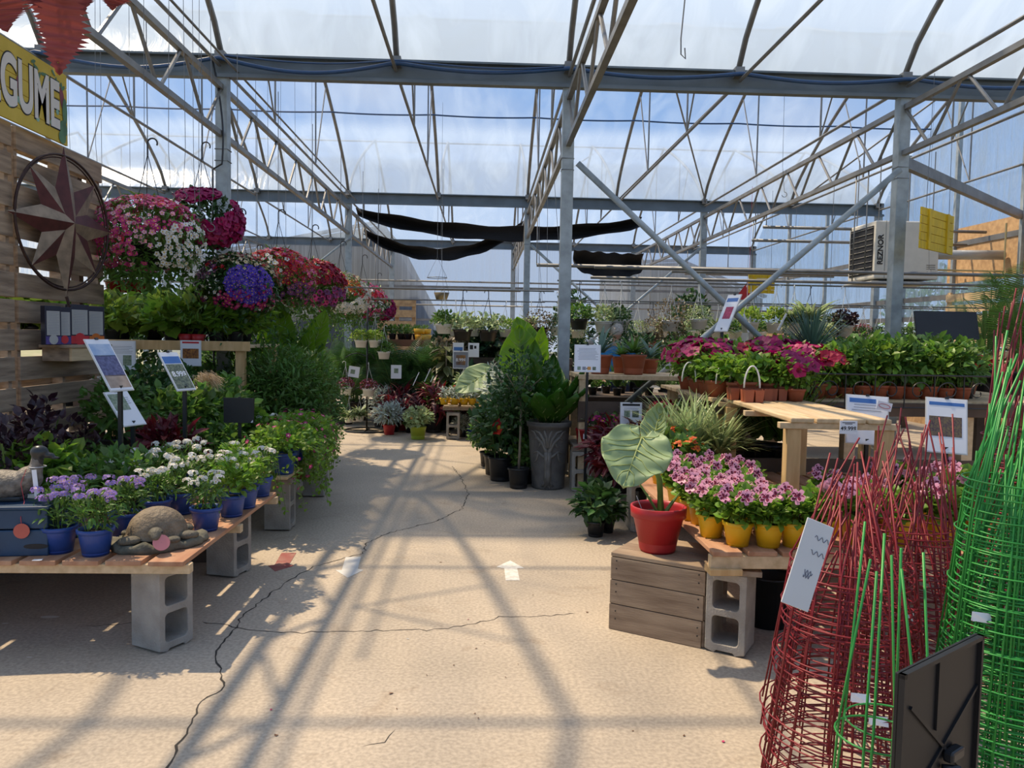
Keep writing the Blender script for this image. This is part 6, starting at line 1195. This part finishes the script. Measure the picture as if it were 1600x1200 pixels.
# stored things beyond the yard opening
t=thing('outdoor_tree','leafy tree in the yard beyond the right side opening','tree',(14.5,24.0,-.2)); sb=SB(); bush(sb,1500,(0,0,2.6),(1.7,1.7,1.6),TL,.22,up=-1); link('foliage',sb.mesh('foliage',LG),t); part('trunk',MB().tube([(0,0,0),(0,0,2.2)],.12,8),BARK,t)
t=thing('outdoor_tree','second leafy tree in the yard, nearer the right wall','tree',(12.2,18.5,-.2)); sb=SB(); bush(sb,1500,(0,0,2.1),(1.2,1.2,1.3),TL,.16,up=-1); link('foliage',sb.mesh('foliage',LG),t); part('trunk',MB().tube([(0,0,0),(0,0,1.8)],.09,8),BARK,t)
# ================================================================ TOMATO CAGES, FOREGROUND
CRED=M('red_coated_wire',(.19,.010,.018),.45,.1,.05); CGRN=M('green_coated_wire',(.03,.26,.045),.4,.1,.05)
def cagemesh(seed,H,R0,rings,legs=4,tipr=.03,r=.0027,lean=.03):
    rd=random.Random(seed); mb=MB(); rb=MB()
    zs=[H*f for f in rings]; rad=lambda z:R0*(1-.42*(z/H)/.62) if z<H*.62 else None
    for z in zs:
        q=R0*(1-.30*z/(H*.62)); e=rd.uniform(-.006,.006); rb.tube([(q*math.cos(a)+e,q*math.sin(a),z+e*math.cos(a)) for a in np.linspace(0,2*PI,29)[:-1]],r,4,closed=True)
    tx,ty=rd.uniform(-lean,lean),rd.uniform(-lean,lean)
    for k in range(legs):
        a=2*PI*k/legs+rd.uniform(-.1,.1); zt=zs[-1]; q1=R0*(1-.30*zt/(H*.62)); b=a+rd.uniform(-.5,.5); sp=tipr*rd.uniform(.2,2.2)
        mb.tube([(R0*math.cos(a)*1.01,R0*math.sin(a)*1.01,0),(q1*math.cos(a)*1.01,q1*math.sin(a)*1.01,zt),(tx+sp*math.cos(b),ty+sp*math.sin(b),H*rd.uniform(.94,1.03))],r*1.15,5)
    return mb,rb
def cage_stack(name,x,y,n,H,R0,rings,mat,label,group,dz,seed,legs=4,tipr=.03,lean=.03,scale_r=.0):
    var=[]
    for s in range(min(n,5)):
        a,b=cagemesh(seed+s,H,R0,rings,legs,tipr,lean=lean); var.append((a.mesh('legs',mat,True),b.mesh('rings',mat,True)))
    for i in range(n):
        t=thing(name,label,'plant cage',(x+random.uniform(-.010,.010),y+random.uniform(-.010,.010),dz*i),random.uniform(0,6.28),group); t.rotation_euler=(random.uniform(-.02,.02),random.uniform(-.02,.02),random.uniform(0,6.28))
        link('legs',var[i%len(var)][0],t); link('rings',var[i%len(var)][1],t)
cage_stack('tomato_cage',1.145,2.28,14,.86,.245,(.03,.24,.42,.58),CRED,'red wire tomato cage nested upside down in the nearest stack, left','nearest red cage stack',.024,100,tipr=.05,lean=.06)
cage_stack('tomato_cage',1.56,2.72,14,.94,.225,(.03,.2,.38,.55),CRED,'red wire tomato cage nested in the second red stack, between pine table and green cages','second red cage stack',.024,200,tipr=.05,lean=.06)
cage_stack('tomato_cage',2.22,3.02,14,1.45,.22,(.02,.16,.3,.44,.56),CRED,'tall red wire tomato cage in the stack behind the green cages','tall red cage stack',.026,300,tipr=.06,lean=.06)
cage_stack('tomato_cage',1.56,2.12,24,1.06,.205,(.02,.17,.32,.46,.60),CGRN,'tall green wire tomato cage in the stack at the right edge','tall green cage stack',.020,400,tipr=.045,lean=.03)
cage_stack('tomato_cage',.885,1.62,2,1.02,.125,(.05,.33,.60),CGRN,'slim green wire cage standing alone in front of the red stacks','slim green cages',.035,500,tipr=.05,lean=.05)
for i,(x,y,z) in enumerate(((1.03,2.03,.52),(1.10,2.06,.44),(1.20,2.05,.47),(1.42,2.5,.58),(1.62,2.5,.52),(1.50,1.95,.86),(1.56,1.93,.80),(1.50,1.93,.70),(1.62,1.93,.62),(1.36,2.03,.75))):
    solo('paper_tag',MB().add([(0,0,0),(.055,.004,-.008),(.058,.0,-.036),(.002,.006,-.028)],[(0,1,2,3)]).box((.028,.003,-.018),(.046,.001,.022)),PAPER,'small white paper tag clipped to the wire cages, %s'%(['low on the nearest red stack, left','low on the nearest red stack, middle','low on the nearest red stack, right','on the second red stack, left','on the second red stack, right','highest on the green stack','second highest on the green stack','middle of the green stack','lowest on the green stack','left face of the green stack'][i]),'paper tag',loc=(x,y,z))
t=thing('cardboard_sign','white hand lettered cardboard sign tilted against the nearest red cages','sign',at(1262,882,1.98)); t.rotation_euler=(R(-8),R(22),R(8))
part('card',MB().box((0,0,0),(.085,.004,.235)),M('white_card',(.62,.62,.62),.6,0,.06,3),t,bev=.002)
mb=MB(); rd=random.Random(2)
for k,(z,w) in enumerate(((.075,.045),(.035,.045),(-.02,.025),(-.03,.02))):
    mb.tube([(.005+w*u-.01,-.0028,z+.006*math.sin(u*17+k)) for u in np.linspace(0,1,16)],.0011,4)
part('handwriting',mb,M('grey_marker',(.16,.16,.20),.6),t)
# black plastic sign back close to the camera
p=Vector((.855,1.36,.764)); PNL=M('dark_panel_plastic',(.005,.005,.006),.55,0,.2)
t=thing('plastic_panel','black plastic panel back with ribs and clip on a post, bottom right foreground','sign back',(p.x,p.y,0),R(34.7))
c=.744; part('panel',MB().box((0,0,c),(.316,.010,.34)),PNL,t,bev=.002)
part('rim',MB().box((0,-.007,c+.166),(.316,.012,.008)).box((-.154,-.007,c),(.008,.012,.34)).box((.154,-.007,c),(.008,.012,.34)).box((0,-.007,c-.166),(.316,.012,.008)),PNL,t)
part('diagonal_rib',MB().bar((-.14,-.007,c-.10),(.15,-.007,c+.07),.005,.006).bar((-.12,-.007,c+.10),(.12,-.007,c-.10),.005,.006).bar((-.02,-.007,c+.16),(-.02,-.007,c+.03),.004,.006),PNL,t)
part('clip_plate',MB().box((.04,-.016,c-.03),(.05,.02,.022)),BLK,t,bev=.005); part('hook_bracket',MB().tube([(.01,-.01,c-.05),(.03,-.03,c-.05),(.045,-.034,c-.07),(.045,-.03,c-.10),(.02,-.02,c-.105)],.007,8),BLK,t,True)
part('post',MB().box((0,.014,c/2),(.02,.018,c)),BLK,t); part('base',MB().box((0,.014,.006),(.16,.12,.012)),BLK,t)
# red leaved plant hanging overhead at top left
CL=leafm('coleus_pink_red_leaf',(.27,.05,.05),.45,.2,.5); t=thing('hanging_coleus','pink and red serrated leaved plant hanging into the top left corner','hanging plant',at(60,-110,1.15))
def serr(L_,W_,n=34):
    V=[(0,0,0)];F=[];
    for s in (-1,1):
        for i in range(n+1):
            u=i/n; w=W_*.5*math.sin(PI*u**.75)**.8*(1+.22*((i%2)*2-1)) if 0<u<1 else 0; V.append((s*w,L_*u,.01*math.sin(u*9)+.12*w))
    m=n+1
    for i in range(n+1): V.append((0,L_*i/n,.004*math.sin(i*1.7)))
    a,b,c_=1,1+m,1+2*m
    for i in range(n): F+=[(c_+i,a+i,a+i+1,c_+i+1),(c_+i,c_+i+1,b+i+1,b+i)]
    return MB().add(V,F)
for i,(px,py,Y,L_,W_,tip,nm) in enumerate(((100,-20,1.15,.125,.062,(-.06,.0,-1),(.3,-1,.05)),(68,-30,1.2,.085,.06,(.12,.1,-1),(-.3,-1,.1)),(-12,-30,1.15,.075,.07,(.28,.0,-1),(.2,-1,.2)),(180,-30,1.2,.045,.04,(-.1,0,-1),(.3,-1,.2)),(120,-60,1.2,.08,.07,(.1,0,-1),(0,-1,.2)),(40,-60,1.2,.08,.07,(.5,0,-1),(0,-1,.2)))):
    j=at(px,py,Y)-t.location; o=part('leaf',serr(L_,W_),CL,t,True); o.matrix_local=Matrix.Translation(j)@leafrot(tip,nm).to_4x4(); part('leaf_stalk',MB().tube([(0,0,.02),j],.003,5),CL,t)
j=at(88,104,1.15)-t.location; part('leaf_tip',MB().sph((j.x,j.y,j.z),(.0045,.003,.013),8,6),leafm('yellow_leaf_tip',(.62,.45,.08),.4,.1),t,True)
part('basket',MB().lathe([(.001,.10),(.09,.10),(.12,.22),(.11,.22)],20),BLK,t,True); part('hanger',MB().tube([(-.11,0,.22),(0,0,.55),(.11,0,.22)],.003,5).tube([(0,0,.55),(0,0,2.0)],.003,4),WIRE,t)
# ---------------------------------------------------------------- floor markings, cracks, debris
def flatpoly(name,pts,mat,label,cat,z=.002,hh=.0015,grp=None): 
    V=[(p.x,p.y,z) for p in pts]; n=len(V); mb=MB().add([(x,y,.0002) for x,y,_ in V]+V,[tuple(range(n,2*n))]+[(i,(i+1)%n,n+(i+1)%n,n+i) for i in range(n)]); return solo(name,mb,mat,label,cat,grp)
WPT=M('worn_white_floor_paint',(.60,.57,.50),.7,0,.0,30,col2=(.72,.70,.64),thr=(.4,.6)); RPT=M('worn_red_floor_paint',(.26,.06,.055),.75,0,.3,12,col2=(.30,.15,.12),thr=(.35,.7)); GPT=M('faded_white_floor_paint',(.50,.49,.46),.8,0,.2,10,col2=(.62,.61,.58))
flatpoly('painted_arrow',[on(x,y) for x,y in ((797,876),(819,888),(808,888),(812,907),(790,907),(788,888),(776,886))],WPT,'white painted floor arrow pointing away, right of the aisle middle','floor marking')
flatpoly('painted_arrow',[on(x,y) for x,y in ((540,871),(564,870),(559,889),(568,891),(543,903),(524,891),(534,891))],GPT,'faded white floor arrow pointing towards the camera','floor marking')
flatpoly('painted_arrow',[on(x,y) for x,y in ((440,864),(463,864),(452,882),(460,884),(430,893),(419,884),(429,883))],RPT,'worn dark red floor arrow beside the left bench','floor marking')
CRK=M('crack_dark',(.045,.038,.03),1,0,.2)  # one dark tone for the floor crack ribbons
def crack(px,w,seed,nm):
    rd=random.Random(seed); P=[on(*p) for p in px]; Q=[]
    for a,b in zip(P[:-1],P[1:]):
        L_=(b-a).length; n=max(2,int(L_/.035))
        for i in range(n): u=i/n; p=a.lerp(b,u); d=(b-a).normalized(); s=Vector((-d.y,d.x,0)); Q.append(p+s*rd.gauss(0,.007))
    Q.append(P[-1]); V=[];F=[]
    for i,q in enumerate(Q):
        d=(Q[min(i+1,len(Q)-1)]-Q[max(0,i-1)]).normalized(); s=Vector((-d.y,d.x,0)); ww=w*rd.uniform(.4,1.3)*(1 if 0<i<len(Q)-1 else .1); V+=[(q.x-s.x*ww,q.y-s.y*ww,.0012),(q.x+s.x*ww,q.y+s.y*ww,.0012)]
        if i: k=2*i; F.append((k-2,k-1,k+1,k))
    struct('floor_crack_'+nm,MB().add(V,F),CRK)
crack([(262,1210),(275,1165),(300,1130),(312,1095),(352,1078),(345,1045),(335,1022),(365,985),(382,960),(420,930),(450,908),(490,885),(540,872),(566,865),(572,848),(610,832),(680,815),(722,795),(732,772),(720,745),(706,728)],.0042,1,'1')
crack([(313,973),(345,975),(385,983),(440,988),(520,987),(610,985),(700,982),(780,965),(850,962),(900,958)],.0030,2,'2')
crack([(120,980),(165,977),(213,974)],.0025,3,'3'); crack([(560,1168),(600,1160),(618,1140)],.0015,4,'4')
DEB=[M('dry_leaf_scrap',(.16,.08,.04),.8,0,.3),M('fallen_petal',(.40,.02,.10),.6,0,.2),M('pale_scrap',(.60,.58,.52),.7,0,.1)]
rd=random.Random(9)
for i in range(46):
    px,py=rd.uniform(380,1150),rd.uniform(700,1180); p=on(px,py)
    if p.x<-1.25 and p.y<7.3: continue
    if p.x>.6 and p.y<7.4 and py<1060: continue
    r_=rd.uniform(.004,.011); n=6; mb=MB().add([(r_*math.cos(k)*rd.uniform(.5,1.3),r_*.6*math.sin(k)*rd.uniform(.5,1.3),.0022+.003*rd.random()) for k in np.linspace(0,5.2,n)],[tuple(range(n))]); o=solo('leaf_scrap',mb,DEB[0 if i%3 else (1 if i%2 else 2)],'tiny dry leaf or petal scrap lying on the concrete','leaf scrap','leaf scraps on the concrete floor',loc=(p.x,p.y,0)); o.rotation_euler=(0,0,rd.uniform(0,6))
for (px,py,r_,lab) in ((78,965,.05,'pale leaf shaped scrap lying under the left bench'),(8,975,.018,'small pale scrap under the left bench edge'),(46,1028,.014,'small pale scrap on the floor before the left bench')):
    p=on(px,py); mb=MB().add([(r_*math.cos(k),r_*.35*math.sin(k),.004) for k in np.linspace(0,5.6,9)],[tuple(range(9))]); solo('paper_scrap',mb,DEB[2],lab,'scrap',loc=(p.x,p.y,0))
